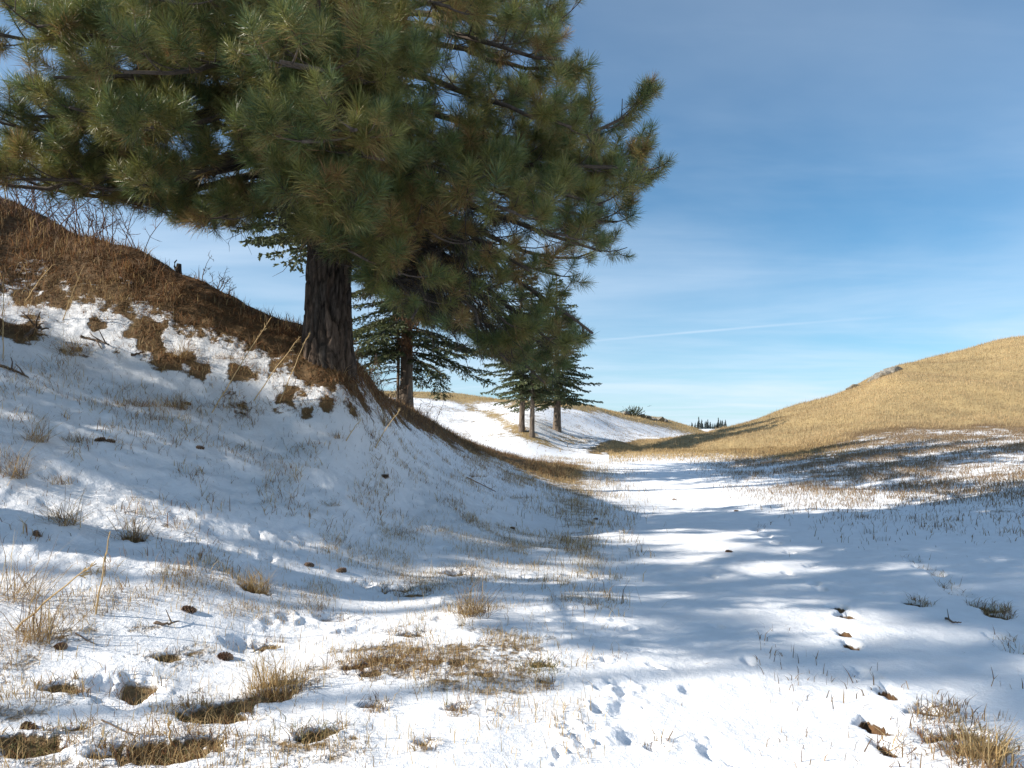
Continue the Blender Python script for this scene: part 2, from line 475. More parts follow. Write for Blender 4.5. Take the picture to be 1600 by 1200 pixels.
near = 1 - sstep(25, 60, RR2)
nA = fbm(GX * .55, GY * .55, 3, 4); nB = fbm(GX * 2.2, GY * 2.2, 21, 4); nC = fbm(GX * 8, GY * 8, 33, 3)
nE = vnoise(GX * 22, GY * 22, 77)
nD = fbm(GX * .12, GY * .12, 57, 3)
# bank mask: how much of the slope on the left is underfoot
slope_l = sstep(.12, .6, HG) * (GX < 1.2 - .01 * GY) * (RR2 < 40)
HG = HG + (nA - .5) * (.08 + .10 * slope_l) * sstep(2, 5, RR2) * near
HG = HG + (nD - .5) * 1.0 * sstep(30, 60, RR2) * (1 - sstep(120, 200, RR2))
HG = HG + (nB - .5) * (.030 + .085 * slope_l) * near + (nC - .5) * (.014 + .022 * slope_l) * near

def line_y(pts, px):
    return np.interp(px, [p[0] for p in pts], [p[1] for p in pts])
# snow cover: 1 whole, 0 bare
cover = np.full(HG.shape, 1.0)
gold = np.full(HG.shape, .35)
patchy = np.full(HG.shape, .55)
front = FRONT & (RR2 < 200)
# left foreground, stubble through thin snow
fgl = sstep(1010, 800, PX) * sstep(930, 1000, PY) * front
cover -= fgl * (.22 + .28 * sstep(.40, .60, nA * .5 + nB * .5))
patchy += .55 * fgl
# needle litter on the upper bank, under the pine
lit_line = [(-600, 300), (-300, 370), (0, 452), (110, 446), (200, 474), (300, 508), (400, 546), (480, 582), (540, 606), (600, 634), (640, 660), (740, 707), (800, 726), (860, 744), (900, 752)]
ll = line_y(lit_line, PX)
onbank = front & (RR2 < 34) & (PX < 1040)
band = np.where(onbank, sstep(62, -70, (PY - ll) * (1 + 1.6 * sstep(520, 640, PX)) + ((nA - .5) * 120 + (nB - .5) * 140 + (nC - .5) * 60) * np.minimum(1, 11 / np.maximum(RR2, 1)) ** 2), 0) * sstep(935, 850, PX)
cover = cover - .92 * band
patchy = patchy + .5 * band * (1 - band) * 4 * (1 - sstep(520, 640, PX))
gold = np.where(onbank, gold * (1 - band) + .12 * band + .25 * band * sstep(560, 760, PX), gold)
patchy = patchy + .6 * band * (1 - sstep(560, 640, PX))
mats_ = np.where(onbank, sstep(.47, .74, nB * .75 + nA * .25) * sstep(135, 60, PY - ll) * sstep(-40, 10, PY - ll) * sstep(620, 520, PX), 0) * (1 - band)
cover -= .85 * mats_; patchy += .9 * mats_
gold = gold * (1 - .7 * mats_)
midbank = onbank * sstep(980, 900, PY) * (1 - band) * sstep(1040, 900, PX)
cover -= .25 * midbank + .17 * midbank * sstep(.50, .66, nA * .3 + nB * .7) * (1 - sstep(480, 600, PX))
patchy += .6 * midbank - .3 * midbank * sstep(520, 640, PX)
# toe of the bank, straw showing along it
toe = .6 * front * np.exp(-((PX - (900 + (PY - 780) * .35)) / 70) ** 2) * sstep(1000, 820, PY) * sstep(700, 740, PY) * (RR2 < 40)
cover -= .34 * toe; gold += .4 * toe; patchy += .3 * toe
# right-hand meadow and grassy hill
base_line = [(870, 708), (1000, 700), (1150, 700), (1250, 694), (1350, 678), (1430, 668), (1600, 662), (2400, 640)]
bl = line_y(base_line, PX)
right = front & (PX > 860)
pxg = np.interp(RR2, [38, 44, 48, 52, 57, 64, 75, 110, 150], [880, 912, 930, 958, 995, 1020, 1082, 1165, 1190])   # the gully between the two hills
rightside = sstep(-12, 10, PX - pxg + (nB - .5) * 14)
hill = np.where(right & (RR2 > 38), sstep(10, -4, PY - bl + (nA - .5) * 14) * rightside, 0)
mead = np.where(right & (RR2 < 60), sstep(1030, 1250, PX + (PY - 720) * -1.4) * sstep(850, 765, PY + (nA - .5) * 90), 0) * (1 - hill)
strip = np.where(right & (RR2 > 26) & (PX > 950), sstep(726, 700, PY), 0) * (1 - hill) * rightside * (RR2 < 66)
cover -= .40 * mead * (.55 + .5 * nD + .4 * nA)
strip = strip * sstep(1380, 1180, PX)
cover -= .30 * strip
cover = cover * (1 - hill) - .3 * hill
gold = np.clip(np.maximum(np.maximum(gold, hill), np.maximum(.8 * strip, .30 * mead)), 0, 1)
patchy = patchy + .35 * mead + .45 * strip
rt = front * sstep(1420, 1560, PX) * sstep(1020, 1110, PY)
cover -= .40 * rt * sstep(.40, .6, nA * .6 + nB * .4); patchy += .4 * rt
# snowy hill beyond
shf = np.where(front & (PX < 1200) & (PX > 300), sstep(40, 47, RR2) * (1 - rightside), 0)
sh = shf > .5
_c = np.where(FRONT & (RR2 > 60) & (RR2 < 115), PY, 9999).min(axis=1)
crest_y = np.repeat(np.where(_c < 9000, _c, 640)[:, None], HG.shape[1], 1)
cap = shf * sstep(12, 3, PY - crest_y + (nA - .5) * 12)
streak = shf * np.exp(-((PY - (628 + (PX - 720) * .52)) / 9) ** 2) * sstep(690, 740, PX) * sstep(900, 850, PX)
low = shf * np.exp(-((PY - 692) / 8) ** 2) * sstep(800, 840, PX) * sstep(960, 900, PX)
cover -= shf * (.30 + .14 * sstep(.45, .62, nA)) + .42 * cap + .26 * streak + .08 * low
gold = gold * (1 - shf) + shf * np.clip(.5 + .5 * cap + .4 * streak + .4 * low, 0, 1)
patchy += shf * 1.15
farl = RR2 > 200
cover = np.where(farl, .6, cover)
calm = 1 - np.where(onbank, sstep(540, 640, PX), 0)
cover = cover + (nB - .5) * .22 * near * calm + (nA - .5) * .22 * near * calm

HG = HG + hill * ((fbm(GX * .16 + GY * .05, GY * .06, 91, 3) - .5) * 1.1 + (nA - .5) * .25) * sstep(0, 1, hill)
# clump holes, footprints and dents stamped into the snow ------------------------------------------
def grid_idx(x, y):
    th = np.arctan2(x, y); r = np.hypot(x, y)
    i = np.interp(th, THE, np.arange(len(THE))); j = np.interp(np.log(np.maximum(r, .021)), LR, np.arange(len(RAD)))
    return i, j
def sample(A, x, y):
    x = np.asarray(x, float); y = np.asarray(y, float)
    i, j = grid_idx(x, y)
    i0 = np.clip(np.floor(i).astype(int), 0, A.shape[0] - 2); j0 = np.clip(np.floor(j).astype(int), 0, A.shape[1] - 2)
    fi, fj = i - i0, j - j0
    return (A[i0, j0] * (1 - fi) + A[i0 + 1, j0] * fi) * (1 - fj) + (A[i0, j0 + 1] * (1 - fi) + A[i0 + 1, j0 + 1] * fi) * fj
def ground(x, y):
    return sample(HG, x, y)
def hit(px, py, d0=2.2, d1=140):
    """where the sight line through a pixel meets the ground"""
    d = np.geomspace(d0, d1, 1400)
    x = (px - CX) / F * d
    z = EYE + (HY - py) / F * d
    g = ground(x, d)
    k = np.argmax(g >= z)
    if g[k] < z[k]:
        k = len(d) - 1
        k = int(np.argmin(np.abs(g - z)))
    return float(x[k]), float(d[k]), float(g[k])
bare_m = np.zeros(HG.shape)
def stamp(px, py, length, width, ang, depth, rim=.25, bare=0.0, xy=None):
    x, y, _ = hit(px, py) if xy is None else (*xy, 0)
    dx, dy = GX - x, GY - y
    sel = (dx * dx + dy * dy) < (3.2 * max(length, width)) ** 2
    if not sel.any():
        return
    c, s = math.cos(ang), math.sin(ang)
    u = (dx[sel] * c + dy[sel] * s) / length; v = (-dx[sel] * s + dy[sel] * c) / width
    q = np.sqrt(u * u + v * v) * (1 + .6 * (nC[sel] - .5)) + (nB[sel] - .5) * .5 + (nE[sel] - .5) * .4
    HG[sel] += -depth * sstep(1.15, .55, q) + depth * rim * np.exp(-((q - 1.45) / .32) ** 2)
    cover[sel] -= bare * sstep(1.0, .5, q)
    if bare:
        gold[sel] *= 1 - .8 * bare * sstep(1.2, .6, q) * (px > 1100)
        bare_m[sel] += bare * sstep(1.3, .6, q)
        patchy[sel] -= .2 * sstep(1.2, .7, q)
foot = [(1320, 994, .10, .055, .06, .9), (1330, 1015, .085, .055, .06, .75), (1354, 1062, .13, .07, .06, .35), (1386, 1088, .12, .06, .06, .9),
        (1368, 1143, .105, .07, .07, 1.0), (1384, 1178, .085, .07, .07, .95), (1273, 916, .10, .06, .045, .3), (1283, 926, .10, .06, .045, .35),
        (1310, 953, .12, .06, .05, .5), (1323, 966, .12, .06, .05, .5), (1266, 889, .11, .06, .04, .15), (1235, 867, .12, .07, .04, .2),
        (1026, 1176, .07, .05, .05, .55), (1121, 985, .08, .05, .04, .35), (1170, 1040, .08, .05, .04, .4), (1465, 901, .16, .08, .05, .3),
        (1478, 920, .14, .07, .05, .25), (1499, 933, .14, .07, .05, .2), (1543, 955, .16, .07, .05, .55), (1556, 966, .12, .06, .05, .7),
        (1426, 947, .12, .06, .04, .5), (1401, 862, .16, .08, .05, .1), (1424, 879, .14, .08, .05, .1), (1441, 891, .14, .08, .05, .1),
        (1375, 846, .2, .09, .05, 0), (1350, 833, .2, .09, .05, 0), (1320, 822, .22, .1, .05, 0), (1210, 852, .16, .09, .04, 0), (1195, 840, .18, .1, .04, 0),
        (1180, 830, .18, .1, .04, 0), (1560, 1000, .14, .07, .05, .1), (1580, 1020, .14, .07, .05, .2), (1230, 900, .1, .06, .03, .3),
        (182, 1090, .22, .11, .06, .05), (215, 1080, .14, .09, .06, .3), (380, 1016, .14, .09, .05, .1), (418, 1016, .09, .05, .04, .8), (520, 972, .15, .09, .05, .3),
        (95, 1080, .12, .06, .05, 1.0), (620, 926, .16, .09, .05, .6), (718, 900, .2, .1, .06, .6), (860, 858, .2, .1, .05, .1), (570, 918, .1, .06, .04, .2), (1110, 905, .1, .06, .03, .1),
        (1090, 1085, .1, .07, .03, 0), (1000, 1160, .12, .09, .04, 0), (975, 1120, .12, .08, .04, 0), (1120, 1180, .16, .12, .04, 0)]
for px, py, L_, w_, dp, br in foot:
    if px > 1100:      # boot prints, long way along the track
        bg = br >= .5
        stamp(px, py, (.17 if bg else .13) * L_ / .12, (.085 if bg else .075) * L_ / .12, math.pi / 2 + random.uniform(-.35, .25), dp * (.7 if bg else .95), .08, br * (1.8 if bg else 1.1))
    else:
        stamp(px, py, L_ * 1.1, w_ * 1.3, random.uniform(-.5, .6), dp, .15, br * 1.15)
# crumbled edge where the wheel track begins
for k in range(42):
    t = random.random()
    px = 1010 - 130 * t + random.gauss(0, 26); py = 1000 + 200 * t + random.gauss(0, 14)
    stamp(px, py, random.uniform(.03, .08), random.uniform(.025, .06), random.uniform(0, 3), random.uniform(.006, .018), .5, 0)
for k in range(90):
    px, py = random.uniform(380, 1000), random.uniform(830, 1000)
    stamp(px, py, random.uniform(.05, .12), random.uniform(.04, .08), random.uniform(0, 3), random.uniform(.006, .018), .5, 0)
# bare strips round the grass clumps of the foreground
clump_px = [  # px, py, kind, scale  (filled in below as things as well)
    (432, 1092, 'tall', 1.0), (330, 1128, 'mat', 1.2), (270, 1185, 'mat', 1.5), (60, 1178, 'green', 1.2), (490, 1160, 'green', .9),
    (740, 962, 'bent', 1.0), (845, 1045, 'green', .7), (757, 1062, 'tuft', .6), (655, 1020, 'tuft', .6), (590, 1040, 'mat', .8), (580, 1062, 'tuft', .5),
    (680, 1040, 'tuft', .6), (715, 1043, 'tuft', .5), (852, 1075, 'tuft', .4), (585, 1110, 'tuft', .5), (715, 1115, 'tuft', .5), (660, 1170, 'tuft', .5),
    (260, 1035, 'tuft', .7), (210, 845, 'bent', 1.0), (395, 925, 'tall', .9), (1455, 1125, 'tuft', .9), (1530, 1190, 'tall', .8), (1470, 1165, 'mat', .7),
]
for px, py, kd, sc in clump_px:
    x, y, _ = hit(px, py)
    stamp(px, py, (.20 if kd == 'mat' else .13) * sc, .075 * sc, random.uniform(-.1, .5), .035, .25, .9)
for px, py, L_, w_, a_ in [(440, 1078, .16, .06, .5), (385, 1108, .22, .05, .35), (325, 1132, .2, .05, .3), (262, 1185, .3, .06, .15), (40, 1180, .2, .07, .1), (110, 1150, .12, .04, .5), (200, 1195, .2, .05, .1), (1450, 1125, .16, .1, .2), (1490, 1160, .2, .08, .1), (1535, 1180, .2, .08, .2), (600, 1035, .16, .05, .2), (560, 1050, .12, .04, .2), (640, 1000, .14, .05, .1), (500, 1160, .13, .06, .2), (650, 935, .2, .06, 0)]:
    stamp(px, py, L_, w_, a_, .04, .3, 1.0)
HG = HG + np.where(near > 0, (.03 - .014 * slope_l) * sstep(.34, .6, cover) * near, 0)

NT, NR = HG.shape
verts = np.stack([GX, GY, HG], -1)
tx = np.gradient(verts, axis=0); rx = np.gradient(verts, axis=1)
nrm = np.cross(tx, rx); nrm *= np.sign(nrm[..., 2:3] + 1e-12); nrm /= np.linalg.norm(nrm, axis=-1)[..., None] + 1e-12
ii, jj = np.meshgrid(np.arange(NT - 1), np.arange(NR - 1), indexing='ij')
quads = np.stack([ii * NR + jj, ii * NR + jj + 1, (ii + 1) * NR + jj + 1, (ii + 1) * NR + jj], -1)
quads = quads[..., ::-1]
region = np.zeros((NT - 1, NR - 1), int)             # 0 ground
track_c = np.interp(GY, [0, 3.5, 8, 16, 30, 45, 60], [1.2, 1.3, 1.9, 3.4, 5.4, 6.2, 5.0])
on_track = FRONT & (np.abs(GX - track_c) < 1.25 + .012 * GY) & (GY < 50) & (GY > 0)
on_bank = (GX < .9) & (RR2 < 45) & (RR2 > 2.5) & (HG > .22) & (TH2 < R(20)) & (TH2 > R(-150))
on_hill = (hill > .5)
on_snowhill = sh
on_far = RR2 > 200
cen = lambda A: A[:-1, :-1]
region[cen(on_bank)] = 1
region[cen(on_track)] = 2
region[cen(on_hill)] = 3
region[cen(on_snowhill)] = 4
region[cen(on_far)] = 5
flat_v = verts.reshape(-1, 3); flat_n = nrm.reshape(-1, 3)
for k, (nm, lab) in enumerate([('ground', 'thin snow over dry meadow turf'), ('bank', 'snowy bank with brown needle litter along its crest'), ('track', 'snow covered vehicle track with footprints'),
                               ('grassy_hill', 'golden grass hill'), ('snowy_hill', 'snow dusted hill beyond the bank'), ('far_hill', 'distant wooded rise')]):
    q = quads[region == k]
    if not len(q):
        continue
    u, inv = np.unique(q.ravel(), return_inverse=True)
    o = mesh_obj(nm, flat_v[u], inv.reshape(-1, 4), mat=M_GROUND, smooth=True,
                 attrs={'cover': cover.ravel()[u], 'gold': gold.ravel()[u], 'patchy': patchy.ravel()[u]})
    o.data.normals_split_custom_set_from_vertices(flat_n[u].astype(np.float32))
    tag(o, lab, None, None, 'structure')

# ------------------------------------------------------------------ trees
def proj(P):
    P = np.atleast_2d(P)
    d = np.maximum(P[:, 1], .1)
    return CX + F * P[:, 0] / d, HY - F * (P[:, 2] - EYE) / d
def unit(v):
    v = np.asarray(v, float)
    return v / (np.linalg.norm(v) + 1e-9)
def frame(axis):
    a = unit(axis)
    r = np.array([0, 0, 1.0]) if abs(a[2]) < .95 else np.array([1.0, 0, 0])
    u = unit(np.cross(a, r)); v = np.cross(a, u)
    return np.stack([u, v, a], 1)

GREEN = [(.145, .180, .056), (.110, .160, .066), (.185, .195, .054), (.215, .205, .058)]
OLD = [(.27, .21, .072), (.33, .22, .08), (.27, .135, .06)]
def make_tuft(nn, seed, kind, wd=.0026):
    """one burst of long pine needles round the end of a shoot, along +z"""
    g = np.random.default_rng(seed)
    t = g.random(nn) ** .8                                     # 0 old end of the shoot, 1 bud
    base = np.zeros((nn, 3)); base[:, 2] = -.21 + .23 * t
    base[:, :2] = g.normal(0, .006, (nn, 2))
    ang = np.radians(np.where(t > .85, g.uniform(4, 60, nn), 88 - 42 * t + g.normal(0, 14, nn)))
    ph = g.random(nn) * 2 * np.pi
    d = np.stack([np.sin(ang) * np.cos(ph), np.sin(ang) * np.sin(ph), np.cos(ang)], 1)
    L = g.uniform(.15, .245, nn)
    side = np.cross(d, g.normal(0, 1, (nn, 3))); side /= np.linalg.norm(side, axis=1)[:, None]
    w = wd
    bend = np.cross(side, d) * g.normal(0, .02, (nn, 1))
    mid = base + d * (L * .55)[:, None] + bend
    tip = base + d * L[:, None]
    V = np.stack([base - side * w * .7, base + side * w * .7, mid + side * w, mid - side * w, tip], 1)
    k = np.arange(nn)[:, None] * 5
    Q = k + np.array([[0, 1, 2, 3]]); T = k + np.array([[3, 2, 4]])
    c = np.array([GREEN[(kind + int(x * 1.7)) % 4] for x in g.random(nn)])
    oldness = np.clip((.62 - t) * 1.9, 0, 1) * g.random(nn)
    if kind == 3: oldness = np.clip(oldness + .3 * g.random(nn), 0, 1)
    if kind == 4: oldness = np.clip(.75 + .3 * g.random(nn), 0, 1)
    oc = np.array([OLD[i] for i in g.integers(0, 3, nn)])
    c = c * (1 - oldness[:, None]) + oc * oldness[:, None]
    c *= g.uniform(.75, 1.25, (nn, 1))
    return V.reshape(-1, 3), Q, T, np.repeat(c, 5, 0)
TUFTS = [make_tuft(175, 50 + i, (0, 1, 2, 3, 0, 2, 1, 4)[i]) for i in range(8)]
TUFT_ME = [mesh_obj('needle_tuft', V, Q, T, M_NEEDLE, col=c, link=False) for V, Q, T, c in TUFTS]
LOW = [make_tuft(46, 90 + i, (0, 1, 2, 3)[i], .0055) for i in range(4)]

def join_tufts(name, items, parent, lib):
    Vs, Qs, Ts, Cs, n = [], [], [], [], 0
    for (p, Rm, s, k) in items:
        V, Q, T, c = lib[k % len(lib)]
        Vs.append((V * s) @ Rm.T + p); Qs.append(Q + n); Ts.append(T + n); Cs.append(c); n += len(V)
    o = mesh_obj(name, np.vstack(Vs), np.vstack(Qs), np.vstack(Ts), M_NEEDLE, parent, np.vstack(Cs))
    o['kind'] = 'stuff'
    return o

CROWN = [(-600, -1500), (820, -1500), (875, -400), (905, -20), (885, 45), (912, 75), (925, 110), (925, 160), (905, 190), (900, 225), (935, 195), (955, 188), (972, 215), (985, 170), (1000, 135), (1022, 125),
         (1036, 150), (1042, 215), (1050, 275), (1030, 315), (990, 335), (985, 385), (950, 380), (925, 405), (893, 440), (880, 470), (905, 505), (945, 538), (915, 560),
         (880, 585), (845, 600), (800, 585), (770, 560), (735, 590), (700, 520), (660, 505), (600, 470), (565, 455), (548, 412), (530, 405), (470, 402), (440, 408), (395, 392),
         (340, 362), (285, 350), (240, 330), (160, 310), (120, 295), (60, 285), (0, 292), (-600, 360)]

def trunk_mesh(name, parent, H, r0, lean, bark, sides=72, rows=150, furrow=.035, flare=.35, seed=5, top=.04, fine=1.0):
    g = np.random.default_rng(seed)
    t = np.linspace(0, 1, rows) ** 1.9
    z = -.7 + t * (H + .7)
    a = np.linspace(0, 2 * np.pi, sides, endpoint=False)
    zz_, aa = np.meshgrid(z, a, indexing='ij')
    h = np.clip(zz_ / H, 0, 1)
    rad = r0 * (1 - h) ** .85 + top * h
    rad = rad + r0 * flare * np.exp(-np.maximum(zz_ + .1, 0) / .45) * (1 + .2 * np.sin(aa * 5 + 1) + .15 * np.sin(aa * 3))
    u = aa * r0 * 8.0 * fine
    per = 2 * np.pi * r0 * 8.0 * fine
    def ridg(uu, vv, sd):
        w = (vnoise(uu * 1.3, vv * .5, sd) - .5) * 1.6
        n1 = np.abs(vnoise(uu * 1.9 + w, vv, sd + 1) - .5) * 2
        return n1
    bl_ = sstep(0, .12, aa / (2 * np.pi)) # hide the seam by blending two copies
    n0 = ridg(u, zz_ * 1.3, seed) * bl_ + ridg(u + per, zz_ * 1.3, seed) * (1 - bl_)
    n1 = ridg(u * 1.9, zz_ * 3.0, seed + 9) * bl_ + ridg((u + per) * 1.9, zz_ * 3.0, seed + 9) * (1 - bl_)
    bark_h = sstep(.05, .42, n0) * .75 + sstep(.02, .4, n1) * .35
    tint = np.ones_like(bark_h)
    if fine > 1.2:
        nu, cz = max(8, int(round(2 * np.pi * r0 / .085))), .55
        wu = (vnoise(np.cos(aa) * 3 + 9, zz_ * 2.2 + np.sin(aa) * 3, seed + 30) - .5) * .9
        wz = (vnoise(np.cos(aa) * 4 + 5, zz_ * 1.5 + np.sin(aa) * 4, seed + 31) - .5) * 1.0
        cu, cv = aa / (2 * np.pi) * nu + wu, zz_ / cz + wz
        iu, iv = np.floor(cu), np.floor(cv)
        f1 = np.full(cu.shape, 9.0); f2 = f1.copy(); cid = np.zeros(cu.shape)
        for du in (-1, 0, 1):
            for dv in (-1, 0, 1):
                ku, kv = np.mod(iu + du, nu), iv + dv
                ju, jv = hash2(ku, kv, seed + 40), hash2(ku, kv, seed + 41)
                d_ = np.hypot(iu + du + ju - cu, iv + dv + jv - cv)
                nearer = d_ < f1
                f2 = np.where(nearer, f1, np.minimum(f2, d_)); cid = np.where(nearer, hash2(ku, kv, seed + 42), cid); f1 = np.where(nearer, d_, f1)
        plate = sstep(.02, .26, f2 - f1)
        bark_h = .72 * plate * (.75 + .5 * cid) + .38 * bark_h
        tint = .72 + .55 * cid
    rad = rad + furrow * (bark_h - .6) * np.clip(rad / r0, .2, 1)
    cx = lean[0] * np.clip(zz_, 0, None) + .04 * np.sin(zz_ * .6) * (zz_ > 0); cy = lean[1] * np.clip(zz_, 0, None)
    V = np.stack([cx + rad * np.cos(aa), cy + rad * np.sin(aa), zz_], -1).reshape(-1, 3)
    i = np.arange(rows - 1)[:, None] * sides; j = np.arange(sides)[None, :]; j2 = (j + 1) % sides
    Q = np.stack([i + j, i + j2, i + sides + j2, i + sides + j], -1).reshape(-1, 4)
    # furrows are dark dead bark, plates paler
    tone = (.32 + .78 * np.clip(bark_h, 0, 1)).reshape(-1, 1) * (np.ones((1, 3)) + (tint.reshape(-1, 1) - 1) * np.array([[1.0, .75, .55]]))
    return mesh_obj(name, V, Q, None, bark, parent, tone, smooth=True)

def limb_curve(h, phi, L, rise, sag, up, g, n=14):
    s = np.linspace(0, 1, n)
    z = h + L * (rise * s - sag * s ** 2 + up * s ** 4)
    wob = np.cumsum(g.normal(0, .018, (n, 2)), 0) * L * .6
    ph = phi + np.cumsum(g.normal(0, .035, n))
    return np.stack([L * s * np.cos(ph) + wob[:, 0] * s, L * s * np.sin(ph) + wob[:, 1] * s, z], 1)

BARKC = (.085, .066, .052); DEADC = (.055, .045, .038)
def build_pine(name, base, label, H, hb, Rc, seed, crown_poly=None, n_low=46, n_high=34, z_split=6.0, n_parts=300, group=None, r0=.335, low=False, extra=(), thin=None):
    g = np.random.default_rng(seed)
    root = thing(name, base, label, 'tree', group)
    trunk_mesh('trunk', root, H, r0, (.0, .0), M_BARK, seed=seed, rows=40 if low else 300, sides=24 if low else 150, flare=.24, furrow=.06, fine=1.0 if low else 1.9)
    B = np.array(base)
    tuft = []          # (pos local, R, scale, kind, branch)
    branches = []
    limbs = []
    ga = 2.39996
    for i in range(n_low):
        h = hb + (z_split - hb) * (i + .5) / n_low + g.uniform(-.12, .12)
        L = Rc * g.uniform(.78, 1.12) * (1 - .10 * (h - hb) / (z_split - hb))
        limbs.append((h, i * ga + g.uniform(-.25, .25), L, g.uniform(-.02, .16), g.uniform(.32, .62), g.uniform(.28, .55)))
    for i in range(n_high):
        h = z_split + (H - .4 - z_split) * (i + .5) / n_high
        f = 1 - (h - z_split) / (H - z_split)
        limbs.append((h, i * ga + g.uniform(-.25, .25), max(.5, Rc * (.9 * f ** .7) * g.uniform(.8, 1.1)), g.uniform(.1, .3), g.uniform(.25, .45), g.uniform(.25, .45)))
    limbs += list(extra)
    for (h, phi, L, rise, sag, up, *more) in limbs:
        deadn = more[0] if more else 0
        P = limb_curve(h, phi, L, rise, sag, up, g)
        A = Acc()
        bid = len(branches)
        high = h > z_split
        r_l = .020 + .011 * L
        def inside(p):
            W_ = p + B
            if W_[2] < float(ground(W_[0], W_[1])) + .25:
                return False
            if crown_poly is None:
                return True
            qx, qy = proj(W_)
            qx = qx + g.normal(0, 8); qy = qy + g.normal(0, 8)
            return bool(in_poly(qx, qy, crown_poly)[0]) or W_[1] < 1
        def W_in(p, poly):
            qx, qy = proj(p + B)
            return bool(in_poly(qx, qy, poly)[0])
        def thinned(p):
            W_ = p + B
            qx, qy = proj(W_)
            return W_[1] > 8.7 and g.random() < .8 and bool(in_poly(qx, qy, thin)[0])
        last = 0
        for k in range(len(P)):
            if inside(P[k]): last = k
        if last < 3:
            continue
        keep = P[:last + 1]
        A.tube(keep, np.linspace(r_l, .012 + .004 * (len(P) - last), len(keep)), 5 if low else 7, BARKC)
        got = []
        def shoot(p0, dirv, Ls, live):
            n = 5
            s = np.linspace(0, 1, n)[:, None]
            dz = np.array([0, 0, 1.0])
            if live:
                Q = p0 + dirv * Ls * s + dz * Ls * (.34 * s ** 2.2 - .08 * s)
            else:
                Q = p0 + dirv * Ls * s - dz * Ls * (.55 * s ** 1.7) + g.normal(0, .02, (n, 3)) * s
            return Q
        nl = int(4 + L * (2.2 if not low else 2.4))
        for k in range(nl):
            s0 = .40 + .60 * (k + g.random()) / nl
            f = s0 * (len(P) - 1); a0 = min(int(f), len(P) - 2)
            if a0 + 1 > last:
                continue
            p0 = P[a0] + (P[a0 + 1] - P[a0]) * (f - a0)
            tdir = unit(P[a0 + 1] - P[a0])
            sd = unit(np.cross(tdir, (0, 0, 1.0))) * (1 if k % 2 else -1)
            mixf = g.uniform(.45, 1.0)
            dv = unit(tdir * (1.1 - .6 * mixf) + sd * mixf + np.array([0, 0, g.uniform(-.25, .35)]))
            Ll = (.30 + .20 * L * (1.15 - s0)) * g.uniform(.7, 1.25)
            Q = shoot(p0, dv, Ll, True)
            ends = []
            nt = 3 + int(Ll * 4)
            for m in range(nt):
                ss = 1.0 if m == 0 else g.uniform(.35, .98)
                fi = ss * 4; b0 = min(int(fi), 3)
                q0 = Q[b0] + (Q[b0 + 1] - Q[b0]) * (fi - b0)
                if m == 0:
                    ends.append((q0, unit(Q[4] - Q[3]), None))
                else:
                    td = unit(Q[b0 + 1] - Q[b0])
                    rv = unit(np.cross(td, g.normal(0, 1, 3)))
                    dv2 = unit(td * .7 + rv * .8 + np.array([0, 0, .25]))
                    l2 = g.uniform(.14, .34)
                    S = np.stack([q0, q0 + dv2 * l2 * .5, q0 + dv2 * l2 + np.array([0, 0, l2 * .22])])
                    ends.append((S[2], unit(S[2] - S[1]), S))
            live = [e for e in ends if inside(e[0]) and not (thin and thinned(e[0]))]
            if not live:
                continue
            A.tube(Q, np.linspace(.013, .006, 5), 4, BARKC, cap=False)
            for (p, dv3, S) in live:
                if S is not None and not low:
                    A.tube(S, [.007, .006, .005], 3, BARKC, cap=False)
                upv = unit(dv3 + np.array([0, 0, g.uniform(.0, .6)]))
                Rm = frame(upv)
                roll = g.uniform(0, 6.28); cr, sr = math.cos(roll), math.sin(roll)
                Rm = Rm @ np.array([[cr, -sr, 0], [sr, cr, 0], [0, 0, 1]])
                kd = int(g.integers(0, 7))
                # shaded inner shoots carry dead brown needles
                if g.random() < (.16 if s0 < .55 else .045): kd = 7
                if thin and W_in(p, thin) and g.random() < .3: kd = 7
                tuft.append((p, Rm, g.uniform(.62, 1.10), kd, bid))
        # dead bare twigs on the inner limb
        if not low:
            nd = (int(g.integers(5, 10)) if not high else 3) + 20 * deadn
            for k in range(nd):
                s0 = g.uniform(.08, .6 + .1 * deadn)
                f = s0 * (len(P) - 1); a0 = min(int(f), len(P) - 2)
                if a0 + 1 > last: continue
                p0 = P[a0] + (P[a0 + 1] - P[a0]) * (f - a0)
                dv = unit(g.normal(0, 1, 3) * np.array([1, 1, .5]) + unit(P[a0 + 1] - P[a0]) * .6)
                Q = shoot(p0, dv, g.uniform(.35, 1.1), False)
                if not inside(Q[4]): continue
                A.tube(Q, np.linspace(.010, .003, 5), 3, DEADC, cap=False)
                for m in range(4):
                    q0 = Q[int(g.integers(1, 5))]
                    dv2 = unit(dv * .6 + g.normal(0, .7, 3) + np.array([0, 0, -.3]))
                    l2 = g.uniform(.12, .42)
                    A.tube(np.stack([q0, q0 + dv2 * l2 * .5 + g.normal(0, .02, 3), q0 + dv2 * l2]), [.005, .004, .002], 3, DEADC, cap=False)
        if A.n:
            branches.append(A.build('branch', M_TWIG, root, smooth=True))
    # nearest visible tufts are pieces of their own
    dist_ = []
    for t in tuft:
        W_ = t[0] + B
        qx, qy = proj(W_)
        vis = (-20 < qx[0] < 1620) and (-20 < qy[0] < 1200)
        dist_.append(np.linalg.norm(W_ - np.array([0, 0, EYE])) if vis else 1e5)
    order = np.argsort(dist_)
    ind = set(int(i) for i in order[:n_parts] if dist_[i] < 1e5)
    rest = []
